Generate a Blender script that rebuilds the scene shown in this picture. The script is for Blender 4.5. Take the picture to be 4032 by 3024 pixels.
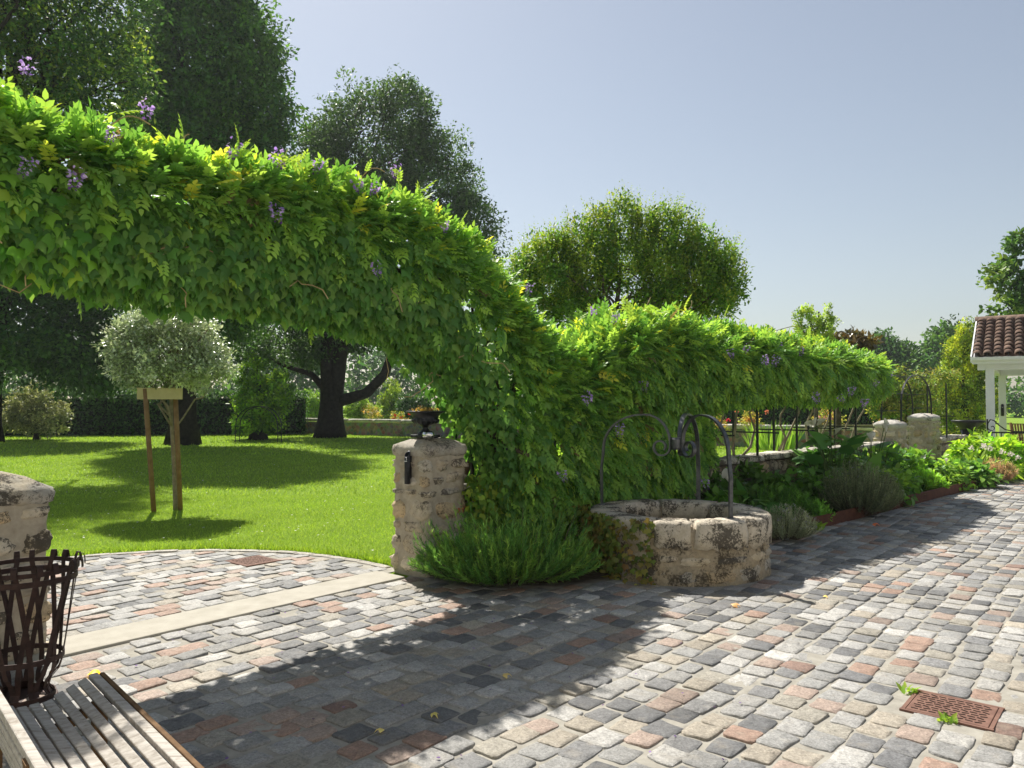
import bpy, math, random
import numpy as np
from mathutils import Vector, Matrix

for _o in list(bpy.data.objects):
    bpy.data.objects.remove(_o)
SC = bpy.context.scene
COL = SC.collection
R = math.radians

# ------------------------------------------------------------------ camera
cam_d = bpy.data.cameras.new('camera')
cam = bpy.data.objects.new('camera', cam_d)
COL.objects.link(cam)
cam.location = (0, 0, 1.6)
cam.rotation_euler = (R(90 + 1.47), 0, 0)
cam_d.sensor_width = 36
cam_d.lens = 27.05
cam_d.clip_start = 0.05
cam_d.clip_end = 2000
SC.camera = cam

# ------------------------------------------------------------------ sky and sun
SUN_EL, SUN_AZ = 52.0, -26.0          # azimuth measured from +Y towards +X
world = bpy.data.worlds.new('World')
SC.world = world
world.use_nodes = True
wn = world.node_tree
wn.nodes.clear()
w_out = wn.nodes.new('ShaderNodeOutputWorld')
w_bg = wn.nodes.new('ShaderNodeBackground')
w_sky = wn.nodes.new('ShaderNodeTexSky')
w_sky.sky_type = 'NISHITA'
w_sky.sun_disc = False
w_sky.sun_elevation = R(SUN_EL)
w_sky.sun_rotation = R(SUN_AZ)
w_sky.altitude = 30
w_sky.air_density = 1.2
w_sky.dust_density = 0.9
w_sky.ozone_density = 1.3
w_bg.inputs['Strength'].default_value = 0.055
w_hs = wn.nodes.new('ShaderNodeHueSaturation')       # summer haze: the whole sky a little greyer
w_hs.inputs['Saturation'].default_value = 0.66
wn.links.new(w_sky.outputs[0], w_hs.inputs['Color'])
wn.links.new(w_hs.outputs[0], w_bg.inputs[0])
wn.links.new(w_bg.outputs[0], w_out.inputs[0])

sun_d = bpy.data.lights.new('sun', 'SUN')
sun_d.energy = 4.3
sun_d.angle = R(0.55)
sun_d.color = (1.0, 0.95, 0.86)
sun = bpy.data.objects.new('sun', sun_d)
COL.objects.link(sun)
_to = Vector((math.sin(R(SUN_AZ)) * math.cos(R(SUN_EL)), math.cos(R(SUN_AZ)) * math.cos(R(SUN_EL)), math.sin(R(SUN_EL))))
sun.rotation_euler = _to.to_track_quat('Z', 'Y').to_euler()
sun.location = (0, 0, 30)

SC.view_settings.view_transform = 'Standard'
SC.view_settings.look = 'None'
SC.view_settings.gamma = 1.0
SC.view_settings.exposure = 0.95
SC.render.engine = 'CYCLES'
SC.cycles.use_denoising = True
SC.cycles.max_bounces = 7
SC.cycles.diffuse_bounces = 4
SC.cycles.glossy_bounces = 3
SC.cycles.transmission_bounces = 5
SC.cycles.sample_clamp_indirect = 8

# ------------------------------------------------------------------ helpers
UP = np.array([0., 0., 1.])


def nrm(a):
    a = np.asarray(a, float)
    return a / np.maximum(np.linalg.norm(a, axis=-1, keepdims=True), 1e-9)


def np_mesh(name, V, F, col=None, smooth=False):
    V = np.asarray(V, 'f4').reshape(-1, 3)
    F = np.asarray(F, 'i4')
    me = bpy.data.meshes.new(name)
    k = F.shape[1]
    me.vertices.add(len(V))
    me.vertices.foreach_set('co', V.ravel())
    me.loops.add(F.size)
    me.loops.foreach_set('vertex_index', F.ravel())
    me.polygons.add(len(F))
    me.polygons.foreach_set('loop_start', np.arange(0, F.size, k, dtype='i4'))
    if col is not None:
        a = me.color_attributes.new('Col', 'FLOAT_COLOR', 'POINT')
        c = np.ones((len(V), 4), 'f4')
        c[:, :3] = np.asarray(col)[:, :3] if np.ndim(col) > 1 else np.asarray(col)[:3]
        a.data.foreach_set('color', c.ravel())
    if smooth:
        me.polygons.foreach_set('use_smooth', np.ones(len(F), bool))
    me.update(calc_edges=True)
    return me


class MB:
    """collects polygons for one mesh"""
    def __init__(self):
        self.v, self.f = [], []

    def add(self, vs, fs):
        b = len(self.v)
        self.v += [tuple(map(float, p)) for p in vs]
        self.f += [tuple(b + i for i in f) for f in fs]
        return self

    def box(self, c, size, ax=(1, 0, 0), ay=None, az=(0, 0, 1)):
        c = np.array(c, float)
        ax = nrm(ax); az = nrm(az)
        ay = nrm(np.cross(az, ax)) if ay is None else nrm(ay)
        h = np.array(size, float) / 2
        vs = [c + ax * sx * h[0] + ay * sy * h[1] + az * sz * h[2] for sz in (-1, 1) for sy in (-1, 1) for sx in (-1, 1)]
        return self.add(vs, [(0, 2, 3, 1), (4, 5, 7, 6), (0, 1, 5, 4), (2, 6, 7, 3), (0, 4, 6, 2), (1, 3, 7, 5)])

    def tube(self, pts, rad, n=8, caps=True, flat=None):
        """flat=(axis, width, thickness): rectangular bar whose wide side follows axis"""
        P = np.array(pts, float)
        m = len(P)
        rad = np.broadcast_to(np.array(rad, float), (m,))
        T = np.zeros_like(P)
        T[1:-1] = P[2:] - P[:-2]; T[0] = P[1] - P[0]; T[-1] = P[-1] - P[-2]
        T = nrm(T)
        ref = UP if abs(T[0][2]) < .9 else np.array([1., 0, 0])
        u = nrm(np.cross(T[0], ref))
        vs = []
        if flat is not None:
            n = 4
        for i in range(m):
            if flat is not None:
                a = np.array(flat[0], float)
                w = nrm(a - T[i] * np.dot(a, T[i]))
                t = np.cross(T[i], w)
                for sx, sy in ((-1, -1), (1, -1), (1, 1), (-1, 1)):
                    vs.append(P[i] + w * sx * flat[1] / 2 + t * sy * flat[2] / 2)
            else:
                u = nrm(u - T[i] * np.dot(u, T[i]))
                w = np.cross(T[i], u)
                for k in range(n):
                    a = 2 * math.pi * k / n
                    vs.append(P[i] + rad[i] * (u * math.cos(a) + w * math.sin(a)))
        fs = [(i * n + k, i * n + (k + 1) % n, (i + 1) * n + (k + 1) % n, (i + 1) * n + k) for i in range(m - 1) for k in range(n)]
        if caps:
            fs += [tuple(range(n))[::-1], tuple((m - 1) * n + k for k in range(n))]
        return self.add(vs, fs)

    def lathe(self, prof, c=(0, 0, 0), n=32, flute=None):
        vs, fs = [], []
        for i, (r, z) in enumerate(prof):
            for k in range(n):
                a = 2 * math.pi * k / n
                rr = r * (flute(i, a) if flute else 1)
                vs.append((c[0] + rr * math.cos(a), c[1] + rr * math.sin(a), c[2] + z))
        for i in range(len(prof) - 1):
            for k in range(n):
                fs.append((i * n + k, i * n + (k + 1) % n, (i + 1) * n + (k + 1) % n, (i + 1) * n + k))
        return self.add(vs, fs)

    def poly(self, pts):
        return self.add(pts, [tuple(range(len(pts)))])

    def mesh(self, name, smooth=False):
        me = bpy.data.meshes.new(name)
        me.from_pydata(self.v, [], self.f)
        if smooth:
            me.polygons.foreach_set('use_smooth', np.ones(len(me.polygons), bool))
        me.update()
        return me


def thing(name, label, cat, loc=(0, 0, 0), group=None):
    o = bpy.data.objects.new(name, None)
    COL.objects.link(o)
    o.empty_display_size = .1
    o.location = loc
    o['label'] = label
    o['category'] = cat
    if group:
        o['group'] = group
    return o


def world_loc(o):
    v = Vector((0, 0, 0))
    while o is not None:
        v = v + Vector(o.location)
        o = o.parent
    return v


def obj(name, me, mat, parent=None, bevel=0, label=None, kind=None):
    """mesh given in world coordinates; parents carry translation only"""
    if isinstance(me, MB):
        me = me.mesh(name)
    o = bpy.data.objects.new(name, me)
    COL.objects.link(o)
    if mat is not None and len(me.materials) == 0:
        me.materials.append(mat)
    if parent is not None:
        o.parent = parent
        o.location = -world_loc(parent)
    if bevel:
        b = o.modifiers.new('bevel', 'BEVEL')
        b.width = bevel; b.segments = 2; b.limit_method = 'ANGLE'
    if label:
        o['label'] = label
    if kind:
        o['kind'] = kind
    return o


def struct(name, me, mat, **k):
    return obj(name, me, mat, kind='structure', **k)


def tag(o, label, cat, group=None):
    o['label'] = label; o['category'] = cat
    if group:
        o['group'] = group
    return o


# leaf shapes: y = growth direction, z = upper face
DIA_V = np.array([(0, 0, 0), (-.27, .45, .07), (0, 1, -.08), (.27, .45, .07)], float)
DIA_F = np.array([(0, 3, 2), (0, 2, 1)])
HEX_V = np.array([(0, 0, 0), (-.19, .24, .05), (-.17, .6, .04), (0, 1, -.1), (.17, .6, .04), (.19, .24, .05), (0, .5, 0)], float)
HEX_F = np.array([(0, 5, 6), (5, 4, 6), (4, 3, 6), (3, 2, 6), (2, 1, 6), (1, 0, 6)])
IVY_V = np.array([(0, 0, 0), (.22, -.12, .0), (.42, .02, -.02), (.56, .42, -.1), (.27, .5, .02), (.14, .72, .01), (0, 1.02, -.14), (-.14, .72, .01), (-.27, .5, .02), (-.56, .42, -.1), (-.42, .02, -.02), (-.22, -.12, 0), (0, .4, .07)], float)
IVY_F = np.array([(i, (i + 1) % 12, 12) for i in range(12)])
NEEDLE_V = np.array([(-.05, 0, 0), (.05, 0, 0), (.04, .6, .03), (0, 1, 0), (-.04, .6, .03)], float)
NEEDLE_F = np.array([(0, 1, 2), (0, 2, 4), (4, 2, 3)])


def pinnate(pairs=5, fold=.25, hexa=True):
    """a feathered leaf: leaflets along an arching stalk, unit length"""
    tv, tf = (HEX_V * [1.3, 1, 1], HEX_F) if hexa else (DIA_V * [.95, 1, 1], DIA_F)
    V, F = [], []
    ll = .37
    for k in range(pairs + 1):
        y = .18 + .72 * k / pairs
        z = -.22 * y * y
        for s in ((-1, 1) if k < pairs else (0,)):
            a = s * R(58 - 18 * k / pairs)
            ca, sa = math.cos(a), math.sin(a)
            L = ll * (1 - .25 * abs(k - pairs * .45) / pairs)
            P = tv * L
            Q = np.stack([P[:, 0] * ca + P[:, 1] * sa, -P[:, 0] * sa + P[:, 1] * ca, P[:, 2] - np.abs(P[:, 1]) * fold * abs(sa) - .2 * P[:, 1] * (s == 0)], 1)
            Q += [0, y, z]
            F.append(tf + sum(len(q) for q in V)); V.append(Q)
    b = sum(len(q) for q in V)
    V.append(np.array([(-.008, 0, 0), (.008, 0, 0), (0, .55, -.06), (0, .95, -.2)])); F.append(np.array([(0, 1, 2), (0, 2, 3)]) + b)
    return np.concatenate(V), np.concatenate(F)


PIN_H = pinnate(4, .3, True)
PIN_D = pinnate(4, .3, False)


def scatter(tV, tF, P, fwd, up, size, col):
    n, m = len(P), len(tV)
    y = nrm(fwd); x = nrm(np.cross(y, up)); z = np.cross(x, y)
    s = np.broadcast_to(np.asarray(size, float), (n,))[:, None, None]
    V = P[:, None, :] + s * (tV[None, :, 0:1] * x[:, None, :] + tV[None, :, 1:2] * y[:, None, :] + tV[None, :, 2:3] * z[:, None, :])
    F = (tF[None] + (np.arange(n) * m)[:, None, None]).reshape(-1, tF.shape[1])
    C = np.repeat(np.asarray(col)[:, None, :], m, 1).reshape(-1, 3)
    return V.reshape(-1, 3), F, C


def merge(*packs):
    V, F, C, b = [], [], [], 0
    for v, f, c in packs:
        V.append(v); F.append(f + b); C.append(c); b += len(v)
    return np.concatenate(V), np.concatenate(F), np.concatenate(C)


def palette(rs, n, cols, jit=.18):
    cols = np.array(cols, float)
    k = rs.rand(n) * (len(cols) - 1)
    i = np.clip(k.astype(int), 0, len(cols) - 2)
    f = (k - i)[:, None]
    return (cols[i] * (1 - f) + cols[i + 1] * f) * (1 + jit * rs.randn(n, 1)).clip(.4, 1.7)


def wob(x, y, z=0, s=0.):
    return (np.sin(1.9 * x + 1.3 * y + .7 * z + s) + np.sin(-1.1 * x + 2.3 * y + 1.7 * z + 2.1 * s + 1) + .6 * np.sin(4.1 * x - 3.3 * y + 3.7 * z + 3 * s)) / 2.6


# ------------------------------------------------------------------ materials
def new_mat(name):
    m = bpy.data.materials.new(name)
    m.use_nodes = True
    nt = m.node_tree
    nt.nodes.clear()
    out = nt.nodes.new('ShaderNodeOutputMaterial')
    return m, nt, out


def N(nt, typ, **k):
    n = nt.nodes.new(typ)
    for a, v in k.items():
        if a.startswith('i_'):
            n.inputs[a[2:].replace('_', ' ')].default_value = v
        else:
            setattr(n, a, v)
    return n


def ramp(nt, fac, stops):
    r = nt.nodes.new('ShaderNodeValToRGB')
    while len(r.color_ramp.elements) < len(stops):
        r.color_ramp.elements.new(.5)
    for e, (p, c) in zip(r.color_ramp.elements, stops):
        e.position = p
        e.color = (*c, 1) if len(c) == 3 else c
    nt.links.new(fac, r.inputs[0])
    return r.outputs[0]


def mixc(nt, fac, a, b, mode='MIX'):
    m = nt.nodes.new('ShaderNodeMix')
    m.data_type = 'RGBA'; m.blend_type = mode
    for v, s in ((fac, m.inputs[0]), (a, m.inputs[6]), (b, m.inputs[7])):
        if hasattr(v, 'links'):
            nt.links.new(v, s)
        elif isinstance(v, (int, float)):
            s.default_value = v
        else:
            s.default_value = (*v, 1)
    return m.outputs[2]


def pos(nt):
    return nt.nodes.new('ShaderNodeNewGeometry').outputs['Position']


def noise(nt, scale, detail=4, rough=.55, vec=None, dist=0):
    n = N(nt, 'ShaderNodeTexNoise', i_Scale=scale, i_Detail=detail, i_Roughness=rough, i_Distortion=dist)
    nt.links.new(vec if vec is not None else pos(nt), n.inputs['Vector'])
    return n.outputs['Fac']


def attr(nt, name='Col'):
    return N(nt, 'ShaderNodeAttribute', attribute_name=name).outputs['Color']


def principled(nt, out, col, rough=.8, spec=.3, metal=0, bump=None, bstr=.5, bdist=.01):
    b = nt.nodes.new('ShaderNodeBsdfPrincipled')
    for v, s in ((col, 'Base Color'), (rough, 'Roughness')):
        if hasattr(v, 'links'):
            nt.links.new(v, b.inputs[s])
        elif isinstance(v, (int, float)):
            b.inputs[s].default_value = v
        else:
            b.inputs[s].default_value = (*v, 1)
    b.inputs['Specular IOR Level'].default_value = spec
    b.inputs['Metallic'].default_value = metal
    if bump is not None:
        bp = N(nt, 'ShaderNodeBump', i_Strength=bstr, i_Distance=bdist)
        nt.links.new(bump, bp.inputs['Height'])
        nt.links.new(bp.outputs[0], b.inputs['Normal'])
    if out is not None:
        nt.links.new(b.outputs[0], out.inputs[0])
    return b


def leaf_mat(name, trans=.42, rough=.45, spec=.4, tint=(1.2, 1.12, .7), gain=1.0):
    m, nt, out = new_mat(name)
    c = mixc(nt, 1.0, attr(nt), (gain, gain, gain), 'MULTIPLY')
    b = principled(nt, None, c, rough, spec)
    t = nt.nodes.new('ShaderNodeBsdfTranslucent')
    nt.links.new(mixc(nt, 1.0, c, tint, 'MULTIPLY'), t.inputs[0])
    mx = nt.nodes.new('ShaderNodeMixShader')
    mx.inputs[0].default_value = trans
    nt.links.new(b.outputs[0], mx.inputs[1]); nt.links.new(t.outputs[0], mx.inputs[2])
    nt.links.new(mx.outputs[0], out.inputs[0])
    return m


M = {}
M['leaf'] = leaf_mat('leaf', .48, .45, .35, gain=2.85)
M['leaf_tree'] = leaf_mat('tree_leaf', .38, .5, .3, gain=3.0)
M['leaf_gloss'] = leaf_mat('glossy_leaf', .25, .3, .8, tint=(1.1, 1.1, .8), gain=1.9)
M['grass'] = leaf_mat('grass_blade', .5, .6, .2, (1.18, 1.12, .5), gain=1.9)
M['petal'] = leaf_mat('petal', .4, .6, .2, (1.1, 1.0, 1.1))


def stone_mat(name, dark=(.035, .03, .025), amt=(.5, .62), warm=(.5, .38, .22), scale=6, bdist=.02, bstr=.8, attr_col=True, base=(.5, .45, .36)):
    """limestone: per-stone colour, warm stains and dark lichen speckle gathered in patches"""
    m, nt, out = new_mat(name)
    c = attr(nt) if attr_col else ramp(nt, noise(nt, scale * .8, 4), [(.3, tuple(v * .7 for v in base)), (.7, base)])
    c = mixc(nt, .55, c, ramp(nt, noise(nt, scale * 3.2, 8, .68), [(.3, (.45, .43, .4)), (.7, (1.15, 1.15, 1.15))]), 'MULTIPLY')
    c = mixc(nt, ramp(nt, noise(nt, scale * .55, 3), [(.5, (0, 0, 0)), (.68, (.45, .45, .45))]), c, warm)
    a = N(nt, 'ShaderNodeMath', operation='ADD'); b = N(nt, 'ShaderNodeMath', operation='MULTIPLY')
    nt.links.new(noise(nt, scale * .75, 3, .5), a.inputs[0]); nt.links.new(noise(nt, scale * 7, 7, .75), a.inputs[1])
    nt.links.new(a.outputs[0], b.inputs[0]); b.inputs[1].default_value = .5
    c = mixc(nt, ramp(nt, b.outputs[0], [(amt[0], (0, 0, 0)), (amt[1], (.85, .85, .85))]), c, dark)
    h = mixc(nt, .6, noise(nt, scale * 5, 8, .7), noise(nt, scale * 1.4, 4))
    principled(nt, out, c, .92, .15, bump=h, bstr=bstr, bdist=bdist)
    return m


M['limestone'] = stone_mat('limestone', amt=(.52, .585), dark=(.06, .05, .04))
M['limestone_old'] = stone_mat('weathered_limestone', dark=(.03, .025, .02), amt=(.495, .545), warm=(.44, .35, .21), scale=7)
M['drum'] = stone_mat('drum_mortar', dark=(.04, .032, .024), amt=(.50, .58), warm=(.42, .32, .19), scale=7, attr_col=False, base=(.46, .385, .275), bdist=.03, bstr=1)
M['limestone_far'] = stone_mat('pale_limestone', amt=(.52, .62), scale=5)


def simple_mat(name, c0, c1, scale=8, rough=.85, spec=.25, metal=0, bstr=.4, bdist=.006, det=6):
    m, nt, out = new_mat(name)
    k = noise(nt, scale, det, .6)
    principled(nt, out, ramp(nt, k, [(.3, c0), (.7, c1)]), rough, spec, metal, bump=noise(nt, scale * 4, 6, .6), bstr=bstr, bdist=bdist)
    return m


M['mortar'] = simple_mat('mortar', (.32, .275, .21), (.48, .42, .33), 14, .95, .15, bdist=.01, bstr=.7)
M['mortar_old'] = simple_mat('stained_mortar', (.07, .055, .04), (.27, .22, .165), 9, .95, .15, bdist=.02, bstr=.9)
M['joint'] = simple_mat('sandy_joint', (.235, .22, .19), (.37, .35, .305), 9, .95, .12, bdist=.006, bstr=.6)
M['concrete'] = simple_mat('threshold_concrete', (.34, .315, .265), (.42, .395, .34), 7, .9, .2, bdist=.003)
M['soil'] = simple_mat('soil', (.035, .025, .016), (.12, .085, .055), 16, 1, .1, bdist=.03, bstr=1)
M['iron'] = simple_mat('wrought_iron', (.012, .013, .016), (.035, .036, .04), 30, .42, .5, .6, bdist=.001)
M['iron_grey'] = simple_mat('worn_iron', (.05, .052, .058), (.13, .135, .145), 25, .38, .5, .7, bdist=.001)
M['iron_rust'] = simple_mat('rusty_iron', (.018, .009, .008), (.06, .03, .024), 22, .6, .4, .35, bdist=.002)
M['corten'] = simple_mat('corten_steel', (.06, .022, .012), (.14, .05, .027), 10, .75, .3, .1, bdist=.002)
M['drain'] = simple_mat('drain_cover', (.13, .065, .047), (.21, .115, .085), 18, .8, .3, 0, bdist=.002)
M['drain_slot'] = simple_mat('drain_slot', (.012, .008, .007), (.025, .016, .012), 18, .9, .1)
M['white'] = simple_mat('white_paint', (.7, .72, .74), (.8, .81, .82), 3, .55, .4, bdist=.001, bstr=.2)
M['tile'] = None
M['bark_dark'] = simple_mat('dark_bark', (.012, .01, .008), (.05, .042, .033), 7, .95, .15, bdist=.05, bstr=1)
M['bark'] = simple_mat('bark', (.05, .04, .03), (.17, .14, .105), 9, .95, .15, bdist=.03, bstr=1)
M['bark_pale'] = simple_mat('pale_bark', (.2, .17, .11), (.36, .31, .22), 18, .9, .2, bdist=.008, bstr=.8)
M['stake'] = simple_mat('stake_wood', (.2, .11, .05), (.33, .2, .1), 10, .85, .25, bdist=.004)
M['plank'] = simple_mat('raw_plank', (.52, .42, .24), (.64, .53, .33), 7, .8, .25, bdist=.003)
M['steel'] = simple_mat('polished_steel', (.5, .5, .5), (.65, .65, .65), 20, .2, .5, 1, bstr=.05)
M['white_mark'] = simple_mat('white_print', (.7, .7, .7), (.8, .8, .8), 5, .6)
M['straw'] = simple_mat('straw', (.3, .22, .1), (.5, .38, .2), 12, .9)
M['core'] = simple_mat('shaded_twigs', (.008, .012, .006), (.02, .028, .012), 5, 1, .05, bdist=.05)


def grass_ground():
    m, nt, out = new_mat('lawn_ground')
    k = noise(nt, 1.3, 5)
    c = ramp(nt, k, [(.3, (.18, .295, .03)), (.7, (.245, .37, .04))])
    c = mixc(nt, .55, c, ramp(nt, noise(nt, 55, 5, .7), [(.3, (.35, .42, .3)), (.7, (1.25, 1.2, 1.1))]), 'MULTIPLY')
    principled(nt, out, c, .95, .1, bump=noise(nt, 70, 5, .7), bstr=1, bdist=.03)
    return m


M['lawn'] = grass_ground()


def sett_mat():
    m, nt, out = new_mat('sett_stone')
    c = attr(nt)
    rnd = N(nt, 'ShaderNodeObjectInfo').outputs['Random']
    c = mixc(nt, .35, c, ramp(nt, rnd, [(0, (.7, .7, .7)), (1, (1.15, 1.15, 1.15))]), 'MULTIPLY')
    c = mixc(nt, .75, c, ramp(nt, noise(nt, 75, 5, .8), [(.36, (.5, .5, .5)), (.64, (1.4, 1.4, 1.4))]), 'MULTIPLY')
    c = mixc(nt, .5, c, ramp(nt, noise(nt, 22, 5, .6), [(.3, (.6, .6, .6)), (.7, (1.2, 1.2, 1.2))]), 'MULTIPLY')
    c = mixc(nt, ramp(nt, noise(nt, 9, 5, .6), [(.55, (0, 0, 0)), (.75, (.4, .4, .4))]), c, (.34, .3, .24))
    c = mixc(nt, .6, c, ramp(nt, noise(nt, .9, 4, .6), [(.3, (.72, .7, .66)), (.7, (1.12, 1.12, 1.12))]), 'MULTIPLY')
    c = mixc(nt, ramp(nt, noise(nt, 38, 6, .75), [(.6, (0, 0, 0)), (.7, (.6, .6, .6))]), c, (.07, .065, .055))
    h = mixc(nt, .5, noise(nt, 45, 6, .65), noise(nt, 130, 4, .7))
    principled(nt, out, c, ramp(nt, noise(nt, 30, 3), [(.3, (.5, .5, .5)), (.7, (.8, .8, .8))]), .35, bump=h, bstr=.8, bdist=.012)
    return m


M['sett'] = sett_mat()


def bench_mat():
    m, nt, out = new_mat('weathered_wood')
    g = N(nt, 'ShaderNodeMapping')
    nt.links.new(pos(nt), g.inputs[0])
    g.inputs['Rotation'].default_value = (0, 0, R(39))
    g.inputs['Scale'].default_value = (3, 40, 40)
    k = noise(nt, 1.5, 6, .65, g.outputs[0])
    c = ramp(nt, k, [(.25, (.23, .2, .17)), (.5, (.42, .39, .35)), (.75, (.55, .52, .48))])
    c = mixc(nt, ramp(nt, noise(nt, 30, 5, .7), [(.55, (0, 0, 0)), (.72, (.6, .6, .6))]), c, (.2, .16, .12))
    principled(nt, out, c, .9, .15, bump=k, bstr=.6, bdist=.004)
    return m


M['bench'] = bench_mat()
M['bench_edge'] = simple_mat('brown_wood', (.1, .055, .025), (.2, .12, .06), 14, .85, .2)


def tile_mat():
    m, nt, out = new_mat('roof_tile')
    rnd = N(nt, 'ShaderNodeObjectInfo').outputs['Random']
    c = ramp(nt, rnd, [(0, (.12, .075, .058)), (.35, (.19, .115, .085)), (.7, (.26, .17, .125)), (1, (.11, .085, .07))])
    c = mixc(nt, ramp(nt, noise(nt, 9, 6, .65), [(.45, (0, 0, 0)), (.65, (.7, .7, .7))]), c, (.06, .05, .04))
    principled(nt, out, c, .9, .2, bump=noise(nt, 40, 4), bstr=.5, bdist=.006)
    return m


M['tile'] = tile_mat()

# ------------------------------------------------------------------ layout frames
O_W = np.array([-.8, 7.4, 0.])            # garden wall: origin, direction, side facing the courtyard
D_W = np.array([.70, .714, 0.])
N_W = np.array([.714, -.70, 0.])
A_S = np.array([-2.88, 4.8, 0.])          # threshold slab: front line, direction, towards courtyard
E_S = np.array([.644, .765, 0.])
M_S = np.array([.765, -.644, 0.])


def wl(t, off=0., z=0.):
    return O_W + D_W * t + N_W * off + UP * z


WELL = np.array([1.63, 7.6, 0.])
APRON_C, APRON_R = np.array([-3.19, 5.72, 0.]), 2.73
BED = [(-.8, 7.3), (-.74, 6.98), (-.5, 6.8), (-.1, 6.68), (.45, 6.7), (.8, 6.95), (1.6, 7.6), (2.4, 8.5), (3.07, 9.15), (4.02, 9.95), (8.7, 14.5), (10.0, 15.75), (10.5, 16.4), (10.2, 17.4), (9.2, 17.2), (8.3, 16.66)]


def in_poly(P, poly):
    x, y = P[:, 0], P[:, 1]
    c = np.zeros(len(P), bool)
    j = len(poly) - 1
    for i in range(len(poly)):
        xi, yi = poly[i]; xj, yj = poly[j]
        c ^= ((yi > y) != (yj > y)) & (x < (xj - xi) * (y - yi) / (yj - yi + 1e-12) + xi)
        j = i
    return c


def in_view(P, m=.7):
    return (P[:, 1] > 1.9) & (np.abs(P[:, 0]) < .67 * P[:, 1] + m)


# ------------------------------------------------------------------ ground, lawn
g = MB()
g.poly([(600 * math.cos(a), 600 * math.sin(a), 0) for a in np.linspace(0, 2 * math.pi, 48, endpoint=False)])
ground = struct('lawn', g, M['lawn'])

c0 = [tuple(A_S + E_S * -9), tuple(A_S), tuple(A_S + E_S * 2.95), tuple(wl(0, -.1)), tuple(wl(13.5, -.1)), (13, 20.5, 0), (30, 20.5, 0), (30, -12, 0), (-9.5, -12, 0)]
paving = struct('courtyard_paving', MB().poly([(x, y, .006) for x, y, _ in c0]), M['joint'])
ap = []
for a in np.linspace(0, 2 * math.pi, 72, endpoint=False):
    p = APRON_C + APRON_R * np.array([math.cos(a), math.sin(a), 0])
    k = np.dot(p - A_S, M_S)
    if k > -.30:
        p = p - M_S * (k + .30)
    ap.append((p[0], p[1], .006))
apron = struct('gate_apron_paving', MB().poly(ap), M['joint'])

slab = MB()
nseg = 24
rs = np.random.RandomState(3)
for i in range(nseg):
    pass
slab.box(A_S + E_S * 1.32 - M_S * .2 + UP * .004, (3.28, .40, .04), E_S)
struct('threshold_slab', slab, M['concrete'], bevel=.008)

# flower bed soil and its steel edging
bed_s = MB().poly([(x, y, .05) for x, y in BED])
struct('flower_bed_soil', bed_s, M['soil'])
edge = thing('bed_edging', 'rust brown steel edging strip along the flower bed', 'edging', (3.07, 9.15, 0))
ep = [(2.35, 8.46), (3.07, 9.15), (4.02, 9.95), (5.2, 11.1), (6.4, 12.27), (7.6, 13.43), (8.7, 14.5), (9.4, 15.2), (10.0, 15.75)]
for i in range(0, len(ep) - 1, 2):
    seg = ep[i:i + 3]
    obj('steel_strip', MB().tube([(x, y, .085) for x, y in seg], .01, flat=((0, 0, 1), .17, .008)), M['corten'], edge)

# ------------------------------------------------------------------ setts
SETT_PAL = np.array([(.45, .44, .42), (.36, .355, .345), (.28, .28, .275), (.19, .193, .2), (.125, .13, .14), (.09, .095, .105), (.36, .225, .165), (.37, .275, .225), (.37, .325, .26), (.33, .305, .255), (.24, .14, .105)]) * 1.03
SETT_PAL = SETT_PAL * .8 + np.array([.275, .26, .24]) * .2
SETT_W = np.array([.16, .18, .15, .14, .09, .03, .07, .07, .08, .07, .01])
SETT_W = SETT_W / SETT_W.sum()


def sett_geo(rs, lx=.168, ly=.142):
    """hand-cut block: straight uneven sides, knocked-off corners, nearly flat worn top"""
    cor = np.array([(1, 1), (-1, 1), (-1, -1), (1, -1)], float) * [lx / 2, ly / 2]
    cor += rs.randn(4, 2) * [.006, .005]
    pts = []
    for i in range(4):
        c, p, q = cor[i], cor[i - 1], cor[(i + 1) % 4]
        ch = rs.uniform(.008, .026)
        pts += [c + (p - c) / np.linalg.norm(p - c) * ch, c + ((p - c) / np.linalg.norm(p - c) + (q - c) / np.linalg.norm(q - c)) * ch * .28, c + (q - c) / np.linalg.norm(q - c) * ch]
        m_ = c + (q - c) * rs.uniform(.4, .6)
        pts.append(m_ + rs.randn(2) * .0035)
    pts = np.array(pts)
    n = len(pts)
    x, y = pts[:, 0], pts[:, 1]
    rings = [(1.015, -.02, 0), (1.0, .0045, .0012), (.978, .0070, .0012), (.55, .0074, .0020)]
    V = []
    tilt = rs.randn(2) * .02
    for s, z, nz in rings:
        zz = z + rs.randn(n) * nz
        V.append(np.stack([x * s, y * s, zz + (tilt[0] * x + tilt[1] * y) * (z > 0)], 1))
    V.append(np.array([[0, 0, .0076 + rs.randn() * .002]]))
    V = np.concatenate(V)
    F = []
    for q in range(3):
        for i in range(n):
            b, c = q * n + i, q * n + (i + 1) % n
            F += [(b, c, c + n), (b, c + n, b + n)]
    F += [(3 * n + i, 3 * n + (i + 1) % n, 4 * n) for i in range(n)]
    return V, np.array(F)


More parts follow.
